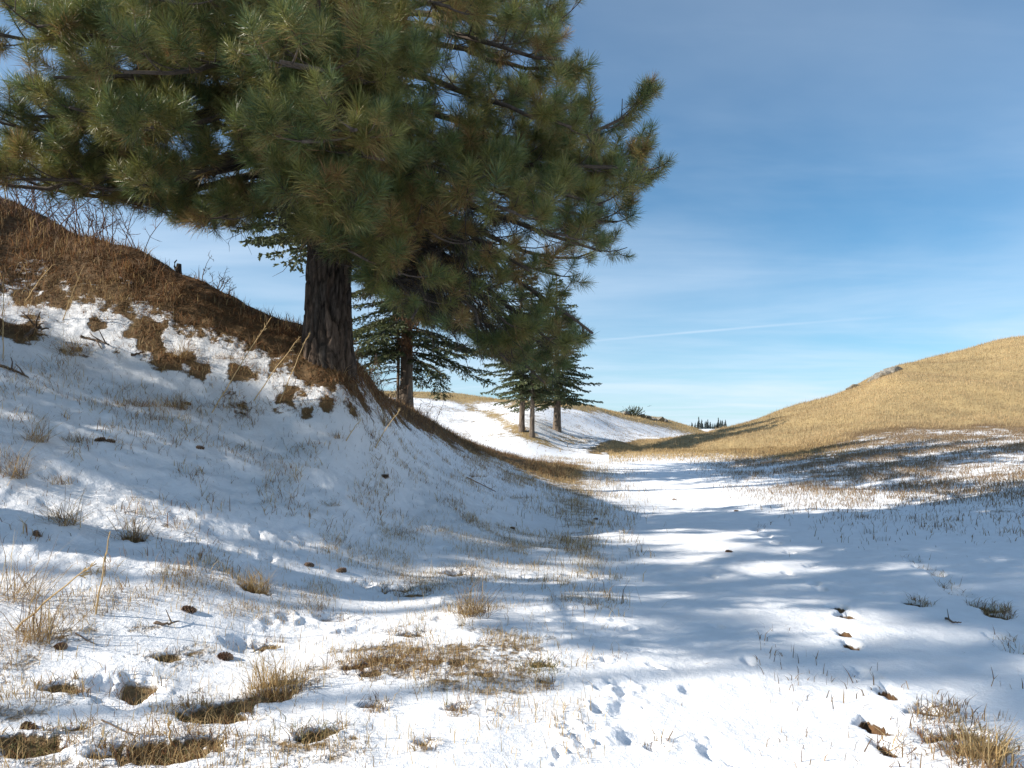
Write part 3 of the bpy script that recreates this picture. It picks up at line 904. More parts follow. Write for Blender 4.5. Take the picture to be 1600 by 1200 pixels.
    for i, t in enumerate(tuft):
        if i in ind:
            o = bpy.data.objects.new('needle_tuft', TUFT_ME[t[3]])
            COL.objects.link(o)
            o.parent = branches[t[4]]
            M4 = Matrix.Identity(4)
            for a in range(3):
                for b in range(3):
                    M4[a][b] = t[1][a, b] * t[2]
                M4[a][3] = t[0][a]
            o.matrix_basis = M4
        else:
            rest.append(t[:4])
    # foliage beyond those: joined, fuller where the frame sees it
    if low:
        join_tufts('foliage', [(p, Rm, s * 1.25, k) for p, Rm, s, k in rest], root, LOW)
    else:
        seen, unseen = [], []
        for t in rest:
            qx, qy = proj(t[0] + B)
            (seen if qy[0] > -60 and qx[0] > -60 else unseen).append(t)
        if seen: join_tufts('foliage', seen, root, TUFTS)
        if unseen: join_tufts('foliage', [(p, Rm, s * 1.25, k) for p, Rm, s, k in unseen], root, LOW)
    print(name, 'tufts', len(tuft), 'branches', len(branches))
    return root

pd = 11.55
pbx = (511 - CX) / F * pd
pz = float(ground(pbx, pd)) - .1
# extra limbs aimed where the photograph shows them: (tip column, tip row, tip depth, height on the trunk, dead twigs)
aims = [(-40, 150, 10, 3.8, 0), (8, 130, 9.2, 4, 0), (50, 235, 11.4, 3.2, 0), (110, 285, 10.8, 3.0, 0), (15, 265, 10, 3.0, 1), (70, 160, 10, 3.8, 0), (-20, 60, 9, 4.6, 0), (60, 20, 8, 5, 0), (140, 120, 9, 4, 0), (1026, 135, 11.4, 3.3, 0), (1046, 270, 11.0, 3.3, 0), (980, 185, 12, 4.0, 0), (1000, 320, 10.5, 3.0, 0), (975, 378, 11.5, 2.7, 1), (925, 398, 10, 2.7, 1), (890, 436, 12, 2.3, 2), (940, 535, 11, 2.3, 2),
        (905, 555, 10.4, 2.1, 2), (872, 588, 11, 2.1, 2), (838, 598, 12, 2.0, 2), (800, 580, 10.5, 1.9, 3), (765, 556, 11.5, 1.8, 3), (735, 580, 12.5, 1.8, 3), (702, 515, 10.6, 1.8, 3), (662, 498, 11.7, 1.7, 3),
        (840, 520, 9.6, 2.3, 2), (780, 500, 9.2, 2.3, 3), (722, 450, 8.8, 2.4, 3), (640, 430, 8.4, 2.5, 2), (562, 398, 8.2, 2.6, 0), (900, 300, 8.8, 3.5, 0), (810, 340, 8.2, 3.1, 2), (700, 250, 7.4, 3.6, 0),
        (920, 100, 11, 5.0, 0), (900, 40, 12, 5.5, 0), (880, 200, 8.8, 4.4, 0), (860, 90, 9, 5, 0), (680, 140, 7.0, 4.1, 0), (600, 240, 7.0, 3.6, 0), (500, 200, 6.8, 3.7, 0), (470, 300, 7.1, 2.9, 0), (400, 310, 7.4, 2.9, 0),
        (300, 100, 7.0, 4.2, 0), (380, 110, 7.2, 4.2, 0), (500, 350, 8, 2.6, 0), (330, 345, 9.5, 2.6, 1), (262, 335, 11, 2.6, 1), (172, 300, 12, 2.7, 1), (60, 276, 12.5, 2.9, 0), (-60, 270, 11, 3.2, 0),
        (40, 200, 9, 3.5, 0), (100, 100, 8.2, 4.1, 0), (200, 180, 7.6, 3.6, 0), (240, 270, 8.5, 3.0, 0), (20, 60, 8.4, 4.8, 0), (180, 30, 7.6, 4.8, 0), (560, 60, 7.2, 5, 0), (430, 20, 7.4, 5.2, 0), (760, 30, 8, 5.4, 0), (980, 250, 10.2, 3.2, 0), (950, 300, 12.4, 3.1, 0), (850, 430, 9.6, 2.6, 2), (600, 470, 9.6, 2.2, 3), (645, 490, 10.2, 2.0, 3), (682, 505, 9.2, 2.2, 3), (742, 545, 9.6, 2.1, 3), (722, 475, 9.2, 2.4, 3), (592, 436, 9.0, 2.4, 2), (785, 565, 10, 2.0, 3), (625, 455, 11.2, 2.0, 3), (700, 540, 11.6, 1.8, 3), (760, 400, 9, 2.6, 3), (690, 370, 8.6, 2.7, 2)]
extra = []
for px, py, d, h0, dead in aims:
    tx_, ty_, tz_ = (px - CX) / F * d - pbx, d - pd, Z(py, d) - pz
    L_ = math.hypot(tx_, ty_)
    rise, up = (.12, .45) if tz_ > h0 - .6 else (.05, .25)
    extra.append((h0, math.atan2(ty_, tx_), L_, rise, rise + up - (tz_ - h0) / L_, up, dead))
pine = build_pine('pine_tree', (pbx, pd, pz), 'huge dark long needled pine with thick furrowed trunk on the snowy bank', 15.5, 2.3, 5.0, 4, CROWN, n_low=7, extra=extra, thin=[(585, 350), (650, 290), (790, 290), (900, 380), (880, 440), (830, 480), (760, 530), (700, 500), (640, 470), (590, 430)])

# neighbours of the big pine
def make_spray(A, P, r_l, L, g, dens, wide, cols, up=False):
    """flat feathery fir branch: wood, side twigs and needle shoots"""
    n = len(P)
    A.tube(P, np.linspace(r_l, .006, n), 4, (.07, .055, .043), m=0, cap=False)
    Vs, Qs, cs, k = [], [], [], 0
    nl = max(6, int(L * dens))
    for i in range(nl):
        s0 = .12 + .88 * (i + g.random()) / nl
        f = s0 * (n - 1); a = min(int(f), n - 2)
        p0 = P[a] + (P[a + 1] - P[a]) * (f - a)
        t = unit(P[a + 1] - P[a]); sd = unit(np.cross(t, (0, 0, 1.0))) * (1 if i % 2 else -1)
        dv = unit(t * .75 + sd * .8 + np.array([0, 0, g.uniform(-.35, .1)]))
        l2 = (.16 + .26 * L * (1.05 - s0) * (s0 + .25)) * g.uniform(.6, 1.2)
        ns = max(2, int(l2 / .06))
        for m in range(ns):
            q = p0 + dv * l2 * (m + .6) / ns + np.array([0, 0, -.10 * l2 * ((m + 1) / ns) ** 2])
            for _ in range(3):
                d3 = unit(dv * .9 + g.normal(0, .45, 3) * np.array([1, 1, .7]))
                ls = g.uniform(.09, .19); w = wide * g.uniform(.6, 1.1)
                sv = unit(np.cross(d3, g.normal(0, 1, 3) * np.array([.5, .5, 1.3])))
                Vs.append(np.stack([q - d3 * .02, q + d3 * ls * .45 + sv * w, q + d3 * ls, q + d3 * ls * .45 - sv * w]))
                Qs.append([k, k + 1, k + 2, k + 3]); k += 4
                c = np.array(cols[int(g.integers(0, len(cols)))]) * g.uniform(.7, 1.3)
                cs.append(np.tile(c, (4, 1)))
    A.add(np.vstack(Vs), Qs, None, np.vstack(cs), m=1)
FIRC = [(.10, .125, .060), (.12, .14, .058), (.09, .115, .068), (.14, .145, .062)]
def build_fir(name, base, label, H, hb, Rc, seed, r0, dens=7.0, wide=.028, group=None, step=.34, per=5, sag=.45, cols=FIRC, bare_low=2):
    g = np.random.default_rng(seed)
    root = thing(name, base, label, 'tree', group)
    trunk_mesh('trunk', root, H, r0, (0, 0), M_FIRBARK, sides=20, rows=46, furrow=.015, flare=.3, seed=seed, top=.02)
    h = hb; k = 0
    while h < H - .15:
        f = (H - h) / (H - hb)
        for b in range(per if f > .15 else 4):
            if g.random() < .12: continue
            L = max(.22, Rc * min(1, f ** .75 * 1.05) * g.uniform(.45, 1.2))
            ph = k * 2.4 + b * 2 * math.pi / per + g.uniform(-.3, .3)
            sg = sag * (.35 + .65 * f) * g.uniform(.6, 1.5)
            P = limb_curve(h + g.uniform(-.22, .22), ph, L, .12 + .25 * (1 - f), sg, sg * .42, g, n=9)
            A = Acc()
            make_spray(A, P, .012 + .008 * L, L, g, dens, wide, cols)
            A.build('branch', None, root, mats=[M_TWIG, M_FIR])
        h += step * g.uniform(.8, 1.25); k += 1
    for b in range(bare_low * 4):        # short dead snags under the crown
        A = Acc(); hh = g.uniform(.45 * hb, hb)
        P = limb_curve(hh, g.uniform(0, 6.28), g.uniform(.3, .9), .1, .3, .05, g, n=6)
        A.tube(P, np.linspace(.014, .004, 6), 4, DEADC)
        A.build('dead_branch', M_TWIG, root)
    return root
def at(px, d):
    x = (px - CX) / F * d
    return (x, d, float(ground(x, d)) - .08)
fir = build_fir('fir_tree', at(634, 25), 'fir with a brown dead broom on its trunk, behind the huge pine', 11.5, 1.9, 3.1, 31, .23, dens=15, wide=.024, per=6, step=.3, sag=.62)
# brown broom of dead twigs hanging on that trunk
g = np.random.default_rng(8); A = Acc()
for k in range(420):
    z0 = g.uniform(2.0, 3.6); r_ = .42 * (1 - abs(z0 - 3.0) / 1.2) + .06
    p = np.array([g.normal(.12, r_ * .6), -.28 + g.normal(0, r_ * .4), z0])
    d = unit(np.array([g.normal(0, .5), g.normal(0, .5), -1.0])); l2 = g.uniform(.15, .4)
    c = np.array([(.20, .105, .055), (.13, .07, .04), (.26, .15, .075)][int(g.integers(0, 3))])
    s_ = unit(np.cross(d, g.normal(0, 1, 3))) * .012
    A.add([p - s_, p + s_, p + d * l2], None, [[0, 1, 2]], c)
A.build('dead_broom', M_GRASS, fir)
build_fir('fir_tree', at(621, 25.8), 'slender young fir with a pole thin stem beside the broom carrying fir', 6.5, 1.3, 1.3, 37, .055, dens=8, wide=.02)
build_fir('fir_tree', at(815, 47.5), 'slim fir, left trunk of the three on the snowy slope', 11.5, 2.6, 2.6, 41, .19, dens=10, wide=.04, step=.26, per=6, group='firs on the snowy slope')
build_fir('fir_tree', at(831, 46.5), 'slimmest fir, middle trunk of the three on the snowy slope', 11.0, 2.7, 2.2, 43, .16, dens=10, wide=.04, step=.26, per=6, group='firs on the snowy slope')
build_fir('fir_tree', at(870, 51), 'thickest fir, right trunk of the three on the snowy slope', 11.0, 2.1, 3.1, 47, .27, dens=10, wide=.042, step=.26, per=6, group='firs on the snowy slope')
build_fir('fir_tree', at(512, 18.5), 'dark fir hidden straight behind the huge pine trunk', 13.0, 4.8, 3.0, 53, .22, dens=9, wide=.04, step=.28, per=7)
build_fir('fir_tree', at(500, 28), 'tall fir on the bank top far behind the huge pine', 12.0, 5.2, 3.2, 59, .25, dens=7, wide=.06, step=.3, per=7)
build_fir('fir_tree', at(531, 22.5), 'fir crowded between the two hidden firs behind the huge pine', 12.0, 4.4, 3.0, 61, .22, dens=8, wide=.05, step=.3, per=7)
LEFT_CROWN = [(-9000, -9000), (250, -9000), (235, 150), (190, 215), (120, 250), (60, 275), (0, 300), (-9000, 3000)]
sx, sy = -7.1, 5.7
build_pine('pine_tree', (sx, sy, float(ground(sx, sy)) - .1), 'pine whose blurred boughs reach in at the upper left corner', 5.2, 1.9, 2.2, 71, LEFT_CROWN, n_low=6, n_high=5, z_split=3.4, n_parts=0, r0=.27)
for k, (x, y, hh, hb_, rc, lab) in enumerate([(-13.5, 7.0, 3.0, .4, 2.0, 'young pine further up the bank beside the huge pine'), (-23.0, 1.4, 13.0, 7.6, 2.6, 'unseen slender pine far up the slope, added to cast a shadow band'), (-25.0, -1.2, 13.5, 8.4, 2.3, 'unseen thin stemmed pine beside the slender one, added for shade stripes')]):  # the two far pines are out of view, added to cast shade stripes
    build_pine('pine_tree', (x, y, float(ground(x, y)) - .1), lab, hh, hb_, rc, 70 + k, None, n_low=11, n_high=10, z_split=hb_ + (hh - hb_) * .5, n_parts=0, r0=.09, low=True)

# far wood on the rise in the gap
def far_conifer(seed):
    g = np.random.default_rng(seed); A = Acc()
    A.tube([(0, 0, -.5), (0, 0, 9)], [.25, .05], 5, (.05, .04, .03))
    for t in range(9):
        z0 = 1.0 + t * .95; r_ = 2.1 * (1 - t / 10.5) * g.uniform(.75, 1.2); m = 11
        a = np.arange(m) * 2 * np.pi / m + g.random()
        rr = r_ * np.where(np.arange(m) % 2, .45, 1.0) * g.uniform(.7, 1.2, m)
        V = np.vstack([np.stack([rr * np.cos(a), rr * np.sin(a), z0 - .25 + g.normal(0, .2, m)], 1), [[0, 0, z0 + 1.6]]])
        A.add(V, None, [[i, (i + 1) % m, m] for i in range(m)], np.array([.045, .060, .058]) * g.uniform(.8, 1.2))  # distance haze put into the crown colour as a bluish lightening
    return A.build('far_pine', M_FIR, link=False)
fm = [far_conifer(s_) for s_ in (1, 2, 3, 4)]
for k in range(30):
    px = 1076 + 60 * (k + random.random()) / 30
    d = random.uniform(880, 940)
    o = bpy.data.objects.new('far_pine', fm[k % 4]); COL.objects.link(o)
    o.location = at(px, d); sc = random.choice((.5, .6, .75, .9, 1.0)) * random.uniform(.85, 1.1) * (1.45 if px > 1088 else 1.0)
    o.scale = (sc, sc, sc); o.rotation_euler = (0, 0, random.uniform(0, 6))
    tag(o, 'tiny dark pine in the far wood in the gap between the hills', 'tree', 'far wood in the gap between the hills')

# ------------------------------------------------------------------ grass
cell = np.linalg.norm(np.cross(verts[1:, :-1] - verts[:-1, :-1], verts[:-1, 1:] - verts[:-1, :-1]), axis=-1)
def scatter(n, w):
    p = (w[:-1, :-1] * cell).ravel(); c = np.cumsum(p); c /= c[-1]
    k = np.searchsorted(c, rng.random(n)); k = np.clip(k, 0, len(p) - 1)
    i, j = k // (NR - 1), k % (NR - 1)
    a, b = rng.random(n)[:, None], rng.random(n)[:, None]
    P = (verts[i, j] * (1 - a) + verts[i + 1, j] * a) * (1 - b) + (verts[i, j + 1] * (1 - a) + verts[i + 1, j + 1] * a) * b
    return P, nrm[i, j], i, j
def blades(P, Hh, Wd, lean, cols, single=False, bias=(0, 0), flat=None):
    n = len(P)
    a = rng.random(n) * 2 * np.pi
    ld = np.stack([np.cos(a), np.sin(a), np.zeros(n)], 1)
    ln = np.abs(rng.normal(0, 1, n)) * lean
    up = np.array([bias[0], bias[1], 1.0]) + ld * ln[:, None]
    if flat is not None:                   # lying on a slope
        up = np.cross(flat, ld) + flat * rng.uniform(.0, .35, n)[:, None]
    up /= np.linalg.norm(up, axis=1)[:, None]
    b = rng.random(n) * 2 * np.pi
    sd = np.stack([np.cos(b), np.sin(b), np.zeros(n)], 1) * (Wd / 2)[:, None]
    tip = P + up * Hh[:, None]
    if single:
        V = np.stack([P - sd, P + sd, tip], 1)
        return V.reshape(-1, 3), None, np.arange(n * 3).reshape(-1, 3), np.repeat(cols, 3, 0)
    bend = ld * (Hh * rng.uniform(.0, .55, n))[:, None]
    if flat is not None: bend *= .3
    mid = P + up * (Hh * .55)[:, None]
    tip = tip + bend - np.array([0, 0, 1.0]) * (np.linalg.norm(bend, axis=1) * .35)[:, None]
    V = np.stack([P - sd, P + sd, mid + sd * .8, mid - sd * .8, tip], 1)
    k = np.arange(n)[:, None] * 5
    return V.reshape(-1, 3), k + np.array([[0, 1, 2, 3]]), k + np.array([[3, 2, 4]]), np.repeat(cols, 5, 0)
def palette(n, cols, var=.25):
    c = np.array(cols)[rng.integers(0, len(cols), n)]
    return c * rng.uniform(1 - var, 1 + var, (n, 1))
STRAW = [(.50, .36, .17), (.42, .29, .13), (.56, .43, .23), (.34, .22, .10)]
HILLC = [(.46, .335, .185), (.42, .295, .155), (.50, .375, .215), (.36, .275, .155)]
BROWN = [(.20, .13, .075), (.26, .17, .09), (.15, .095, .06), (.32, .21, .11)]
RUST = [(.24, .115, .05), (.18, .085, .04), (.30, .16, .07), (.12, .06, .03)]
def grass(name, label, n, w, h, wd, lean, pal, single=False, flat=False, mat=None, bias=(0, 0), tonemap=None):
    P, Nn, i, j = scatter(n, w)
    Hh = rng.uniform(h[0], h[1], n) * rng.uniform(.6, 1.0, n); Wd = rng.uniform(wd[0], wd[1], n)
    c = palette(n, pal)
    if tonemap is not None: c = c * tonemap[i, j][:, None]
    V, Q, T, cc = blades(P - Nn * .01, Hh, Wd, lean, c, single, bias, Nn if flat else None)
    o = mesh_obj(name, V, Q, T, mat or M_GRASS, None, cc)
    return tag(o, label, None, None, 'stuff')
wide_f = FRONT & (PX > -500) & (PX < 2100)
ok = wide_f.astype(float)
view = np.stack([GX, GY, HG - EYE], -1); view /= np.linalg.norm(view, axis=-1)[..., None]
facing = np.clip(-(view * nrm).sum(-1) * 3 + .12, .02, 1)
grass('hill_grass', 'golden dry grass covering the right hill', 150000, ok * (hill > .5) * (RR2 < 75) * (.4 + nB), (.10, .26), (.016, .030), .35, HILLC, single=True, tonemap=np.clip(.30 + 1.45 * (nD * .5 + nA * .2 + .3 * fbm(GX * .3, GY * .3, 63, 3)), .35, 1.4))
grass('meadow_grass', 'brown dry stubble poking through the meadow snow', 170000, ok * mead * (.12 + sstep(.40, .58, nB * .5 + nA * .5)), (.06, .22), (.005, .013), .4, BROWN + [(.34, .26, .16), (.28, .22, .14)])
grass('meadow_edge_grass', 'straw coloured grass strip at the foot of the hill', 15000, ok * strip * (.3 + nB), (.10, .26), (.016, .028), .3, STRAW, single=True)
fg = ok * (RR2 < 11) * (RR2 > 2.4) * (PX < 1010) * (HG < .5) * sstep(1020, 900, PX + (PY - 900) * .2)
grass('stubble', 'thin straw stubble standing in the foreground snow', 13000, fg * (.15 + sstep(.45, .65, nB)), (.04, .17), (.0028, .005), .3, STRAW)
grass('low_stubble', 'short frosted stubble in the foreground snow', 20000, fg * sstep(.5, .7, nB) * (.2 + sstep(.4, .6, nA)), (.02, .07), (.003, .005), .8, BROWN + STRAW[:2])
grass('track_side_grass', 'sparse dark dry grass beside the footprints', 2600, ok * (PX > 1180) * (RR2 < 14) * (RR2 > 3) * sstep(.55, .72, nA * .6 + nB * .4) * (.1 + rt), (.05, .15), (.004, .008), .4, BROWN)
grass('bank_toe_grass', 'straw grass along the toe of the bank', 13000, ok * np.clip(toe * 1.5, 0, 1) * sstep(.4, .6, nB * .6 + nA * .4) , (.07, .28), (.005, .010), .45, STRAW + BROWN[:2])
grass('bare_patch_grass', 'matted straw grass lying in the bare patches of the foreground', 9000, ok * np.clip(bare_m, 0, 1) * (RR2 < 12) * ((PX < 1100) | (PX > 1420)), (.04, .15), (.003, .006), .9, STRAW + BROWN + RUST[:2] + [(.17, .16, .06)])
midb = np.where(onbank, midbank, 0) * (HG > .35)
grass('bank_grass', 'dry grass in tufts on the snowy bank', 42000, ok * midb * sstep(.47, .60, nB * .7 + nA * .3), (.05, .22), (.004, .008), .6, STRAW + BROWN[1:2] + RUST[:1] + RUST[2:3])
grass('bank_stubble', 'thin brown stubble on the snowy bank', 14000, ok * midb, (.04, .14), (.003, .006), .5, BROWN)
grass('pine_litter', 'rust brown fallen pine needles matted on the upper bank', 120000, ok * np.maximum(sstep(.12, .5, band), .9 * mats_) * (GY < 32) * (RR2 < 30) * facing * (.25 + nB), (.10, .24), (.006, .012), .3, RUST + BROWN[:2], flat=True, mat=M_LITTER)
grass('crest_grass', 'brown dry grass along the crest of the bank', 24000, ok * (band > .35) * sstep(.42, .58, nA * .5 + nB * .5) * (RR2 < 34) * (.25 + facing), (.10, .34), (.006, .012), .5, BROWN + RUST + STRAW[:1])
grass('snowy_hill_cap_grass', 'golden grass on the top of the snowy hill', 26000, ok * shf * np.clip(cap + .7 * streak + .15 * low, 0, 1) * (RR2 < 130), (.15, .38), (.03, .05), .3, STRAW, single=True)
grass('snowy_hill_grass', 'dry grass specks in the snow of the far slope', 30000, ok * shf * (RR2 < 120) * (.15 + sstep(.45, .65, nB)), (.06, .18), (.025, .045), .4, BROWN + STRAW, single=True)

grass('snow_debris', 'fallen needles and chaff lying on the snow', 9000, ok * (RR2 < 16) * (RR2 > 2.3) * (.15 + sstep(.45, .65, nA)) * (.25 + (PX < 1000)), (.03, .13), (.002, .0045), .3, BROWN + RUST, flat=True, mat=M_LITTER)
grass('tall_hill_grass', 'taller straw stems standing above the hill grass', 14000, ok * (hill > .6) * (RR2 < 75) * sstep(.4, .6, nA * .5 + nD * .5), (.25, .5), (.010, .018), .25, HILLC + STRAW[2:3], single=True)
# separate clumps of grass one can point at
def clump_mesh(kind, sc, seed):
    g = np.random.default_rng(seed)
    n = {'tall': 170, 'mat': 260, 'green': 220, 'bent': 130, 'tuft': 80}[kind]
    P = np.zeros((n, 3)); rad = {'tall': .07, 'mat': .20, 'green': .11, 'bent': .06, 'tuft': .06}[kind] * sc
    P[:, 0] = np.clip(g.normal(0, 1, n), -1.6, 1.6) * rad; P[:, 1] = np.clip(g.normal(0, 1, n), -1.6, 1.6) * rad * (.4 if kind == 'mat' else .6); P[:, 2] = -.02
    h = {'tall': (.12, .30), 'mat': (.05, .16), 'green': (.05, .13), 'bent': (.15, .40), 'tuft': (.05, .15)}[kind]
    Hh = g.uniform(*h, n) * sc; lean = {'tall': .38, 'mat': 1.5, 'green': .9, 'bent': 1.0, 'tuft': .9}[kind] * (1 + .8 * (g.random() < .5))
    c = palette(n, {'tall': STRAW, 'mat': STRAW + RUST, 'green': [(.16, .15, .06), (.30, .24, .10), (.11, .11, .05)], 'bent': STRAW + BROWN, 'tuft': BROWN + STRAW[:2]}[kind])
    V, Q, T, cc = blades(P, Hh, g.uniform(.003, .006, n), lean, c)
    return V, Q, T, cc
clump_lab = ['tall straw grass clump rising from the bare foreground strip', 'matted straw grass filling the long bare strip below the tall clump', 'widest matted grass at the bottom edge of the picture', 'greenish grass clump in the bottom left corner',
  'olive grass clump alone in snow near the bottom edge', 'bent straw clump on the trunk shadow edge', 'olive rounded clump at the middle of the foreground snow', 'small brown tuft left of the olive rounded clump', 'brown tuft below the bent straw clump, left of centre',
  'matted tuft right of the tall straw clump', 'small tuft just below the matted one right of the tall clump', 'tuft between the bent straw clump and the small brown tuft', 'thin tuft beside the small brown tuft', 'smallest tuft under the olive rounded clump', 'short tuft right of the tall clump and below the others',
  'flattened tuft lying low in snow near the track edge', 'lowest tuft near the bottom edge right of the olive clump', 'straw tuft standing left of two pine cones', 'bent grass clump with dark root low on the bank', 'upright straw clump in the blue shadow at the foot of the bank', 'brown clump right of the deepest boot print', 'golden clump in the bottom right corner', 'matted brown grass between the right corner clumps']
for k, ((px, py, kd, sc), lab) in enumerate(zip(clump_px, clump_lab)):
    V, Q, T, cc = clump_mesh(kd, sc * 1.3, 200 + k)
    o = mesh_obj('grass_clump', V, Q, T, M_GRASS, None, cc)
    o.location = hit(px, py)
    tag(o, lab, 'grass clump', 'clumps of dry grass in the snow')
bank_cl = [(108, 555, 'bent', 1.15, 'big pale clump of bent grass high on the snowy bank'), (285, 560, 'bent', .9, 'bent grass clump above the middle of the bank'), (350, 560, 'mat', .8, 'rusty matted clump just under the needle litter'), (345, 638, 'mat', .9, 'orange matted grass at the foot of the tall stalks'),
  (210, 635, 'mat', .9, 'matted rusty clump left of the tall stalks'), (55, 690, 'bent', .8, 'bent brown clump near the left edge of the bank'), (110, 690, 'tuft', .9, 'dark tuft beside the bent brown clump'), (240, 655, 'tuft', .8, 'dark rooted tuft below the matted rusty clump'), (20, 745, 'bent', .9, 'sprawling brown clump at the left picture edge'),
  (90, 755, 'tuft', .9, 'tuft on the shaded snow right of the sprawling clump'), (100, 820, 'bent', .8, 'low bent clump on the lower left bank'), (515, 790, 'tuft', .8, 'small tuft in the sunlit patch of the bank'), (20, 935, 'bent', 1.2, 'large tangled dry clump at the left edge above the foreground'), (60, 1000, 'bent', .9, 'thin bent stems left of a dark pine cone'),
  (600, 665, 'bent', .8, 'yellow bent clump with curled stems below the fir trunk'), (525, 685, 'tuft', .7, 'tuft on the bank below the pine trunk'), (800, 778, 'mat', .9, 'orange flattened grass on the lower right of the bank'), (735, 745, 'mat', .7, 'short orange mat above the flattened grass'), (880, 745, 'bent', 1.1, 'tall pale grass where the bank meets the track'), (845, 730, 'bent', .9, 'thin tall stems at the end of the bank crest'), (280, 640, 'bent', .7, 'wispy stems between the matted rusty clumps'), (30, 480, 'mat', 1.0, 'orange mat of grass under the dark upper bank'), (150, 470, 'mat', .9, 'rusty mat right of the orange one under the dark bank')]
for k, (px, py, kd, sc, lab) in enumerate(bank_cl):
    V, Q, T, cc = clump_mesh(kd, sc * 1.45, 300 + k)
    o = mesh_obj('grass_clump', V, Q, T, M_GRASS, None, cc)
    o.location = hit(px, py)
    tag(o, lab, 'grass clump', 'clumps of dry grass on the bank')
# tall dry stalks with seed heads leaning on the bank
def stalk(p0, p1, d1, label, head=True):
    x, y, z = hit(*p0)
    b = np.array([x, y, z - .02]); d = y + d1
    t = np.array([(p1[0] - CX) / F * d, d, Z(p1[1], d)])
    A = Acc(); g = np.random.default_rng(int(p0[0] * 7 + p1[1]))
    s_ = np.linspace(0, 1, 9)[:, None]
    P = b + (t - b) * s_ + np.array([0, 0, 1.0]) * np.sin(s_ * math.pi) * .03 + g.normal(0, .004, (9, 3))
    P -= b
    A.tube(P, np.linspace(.008, .0035, 9), 4, (.62, .46, .24))
    for k in range(14 if head else 4):
        q = P[8] + (P[6] - P[8]) * g.random() * (1.0 if head else 3)
        d3 = unit(unit(P[8] - P[6]) + g.normal(0, .45, 3)); l2 = g.uniform(.03, .08)
        s2 = unit(np.cross(d3, g.normal(0, 1, 3))) * .007
        A.add([q - s2 * .3, q + d3 * l2 * .5 + s2, q + d3 * l2, q + d3 * l2 * .5 - s2], [[0, 1, 2, 3]], None, (.45, .33, .17))
    o = A.build('dry_stalk', M_GRASS); o.location = b
    tag(o, label, 'dry stalk', 'tall dry stalks on the bank')
stalk((330, 645), (424, 496), .2, 'tall stalk leaning right, left of the three on the bank')
stalk((395, 628), (470, 526), .2, 'shorter stalk between the two tall ones on the bank')
stalk((437, 628), (484, 520), .1, 'stalk with drooping seed head nearest the pine trunk')
stalk((40, 470), (82, 414), .1, 'pale twig against the dark upper bank', False)
stalk((98, 500), (132, 415), .1, 'pale forked stem right of the pale twig on dark bank', False)
stalk((4, 560), (6, 430), .0, 'upright straw stem at the left picture edge', False)
stalk((150, 960), (172, 830), .0, 'upright leafy stem on the lower left bank', False)
stalk((20, 985), (150, 880), .1, 'long leaning stem crossing the tangled clump')
stalk((540, 690), (565, 655), .0, 'short stem with dark leaf below the pine', False)
stalk((585, 700), (625, 640), .1, 'curled tip stem right of the pine trunk base')
stalk((270, 1180), (262, 1128), .0, 'broad brown blade in the bottom grass', False)

# ------------------------------------------------------------------ cones, sticks, stump, rocks, shrubs
def cone_mesh(seed):
    g = np.random.default_rng(seed); A = Acc()
    n = 9; L_ = .125
    for k in range(n):
        t = (k + .5) / n; r_ = .026 * math.sin(math.pi * (.12 + .82 * t)) ** .7; m = 7
        for i in range(m):
            a = i * 2 * math.pi / m + k * .38
            u = np.array([0, math.cos(a), math.sin(a)]); s_ = np.array([0, -math.sin(a), math.cos(a)])
            x = np.array([1.0, 0, 0]) * (t - .5) * L_; w = .013
            tip = x + u * (r_ + .016) + np.array([.014, 0, 0])
            A.add([x + s_ * w * .4, tip + s_ * w, tip + np.array([.004, 0, 0]) + u * .003, tip - s_ * w, x - s_ * w * .4, x + u * r_ * .6 + np.array([-.004, 0, 0])],
                  [[0, 1, 3, 4]], [[0, 1, 2], [4, 2, 3], [0, 5, 1], [4, 3, 5], [1, 5, 3], [1, 2, 3]], np.array([(.07, .042, .03)] + [(.26, .165, .105)] * 3 + [(.07, .042, .03)] * 2) * g.uniform(.7, 1.3))
    A.tube([(-.06, 0, 0), (0, 0, 0), (.06, 0, 0)], [.009, .014, .004], 6, (.04, .025, .018))
    return A.build('pine_cone', M_CONE, link=False)
cms = [cone_mesh(k) for k in range(3)]
cones = [(293, 955, 1.2, 'pine cone lying left of centre under the long trunk shadow'), (350, 1029, 1.25, 'pine cone half under a snow lump in the foreground'), (93, 1013, 1.0, 'dark pine cone on a snow ridge at the lower left'), (44, 1140, 1.0, 'reddish pine cone in the bottom left snow'),
 (532, 893, 1.1, 'dark pine cone just above the long trunk shadow'), (482, 884, 1.0, 'pine cone left of the one above the trunk shadow'), (58, 838, 1.1, 'black upright cone on the lower left bank'), (600, 746, 1.3, 'dark bark coloured cone on the bright lower bank'), (800, 826, .9, 'small cone on sunlit snow right of the bank'), (1138, 863, 1.0, 'lone cone on the sunny track'),
 (1150, 799, 1.0, 'cone in the big shade on the track'), (1053, 781, 1.0, 'small dark cone at the left of the shaded track'), (930, 812, 1.0, 'cone at the toe of the bank'), (123, 548, 1.2, 'cone lying high on the bank near the dead branch'), (292, 632, 1.0, 'cone beside the wispy stems'), (155, 690, 1.2, 'round cone low on the shaded bank'), (172, 692, 1.0, 'cone next to the round cone on the shaded bank'), (312, 700, 1.0, 'cone under the tall stalks on shaded snow')]
for k, (px, py, sc, lab) in enumerate(cones):
    o = bpy.data.objects.new('pine_cone', cms[k % 3]); COL.objects.link(o)
    x, y, z = hit(px, py)
    o.location = (x, y, z + .004); o.scale = (sc * .72,) * 3
    o.rotation_euler = (random.uniform(0, 6), random.uniform(-.3, .3) if k != 6 else 1.2, random.uniform(-.7, .7))
    tag(o, lab, 'pine cone', 'pine cones fallen on the snow')
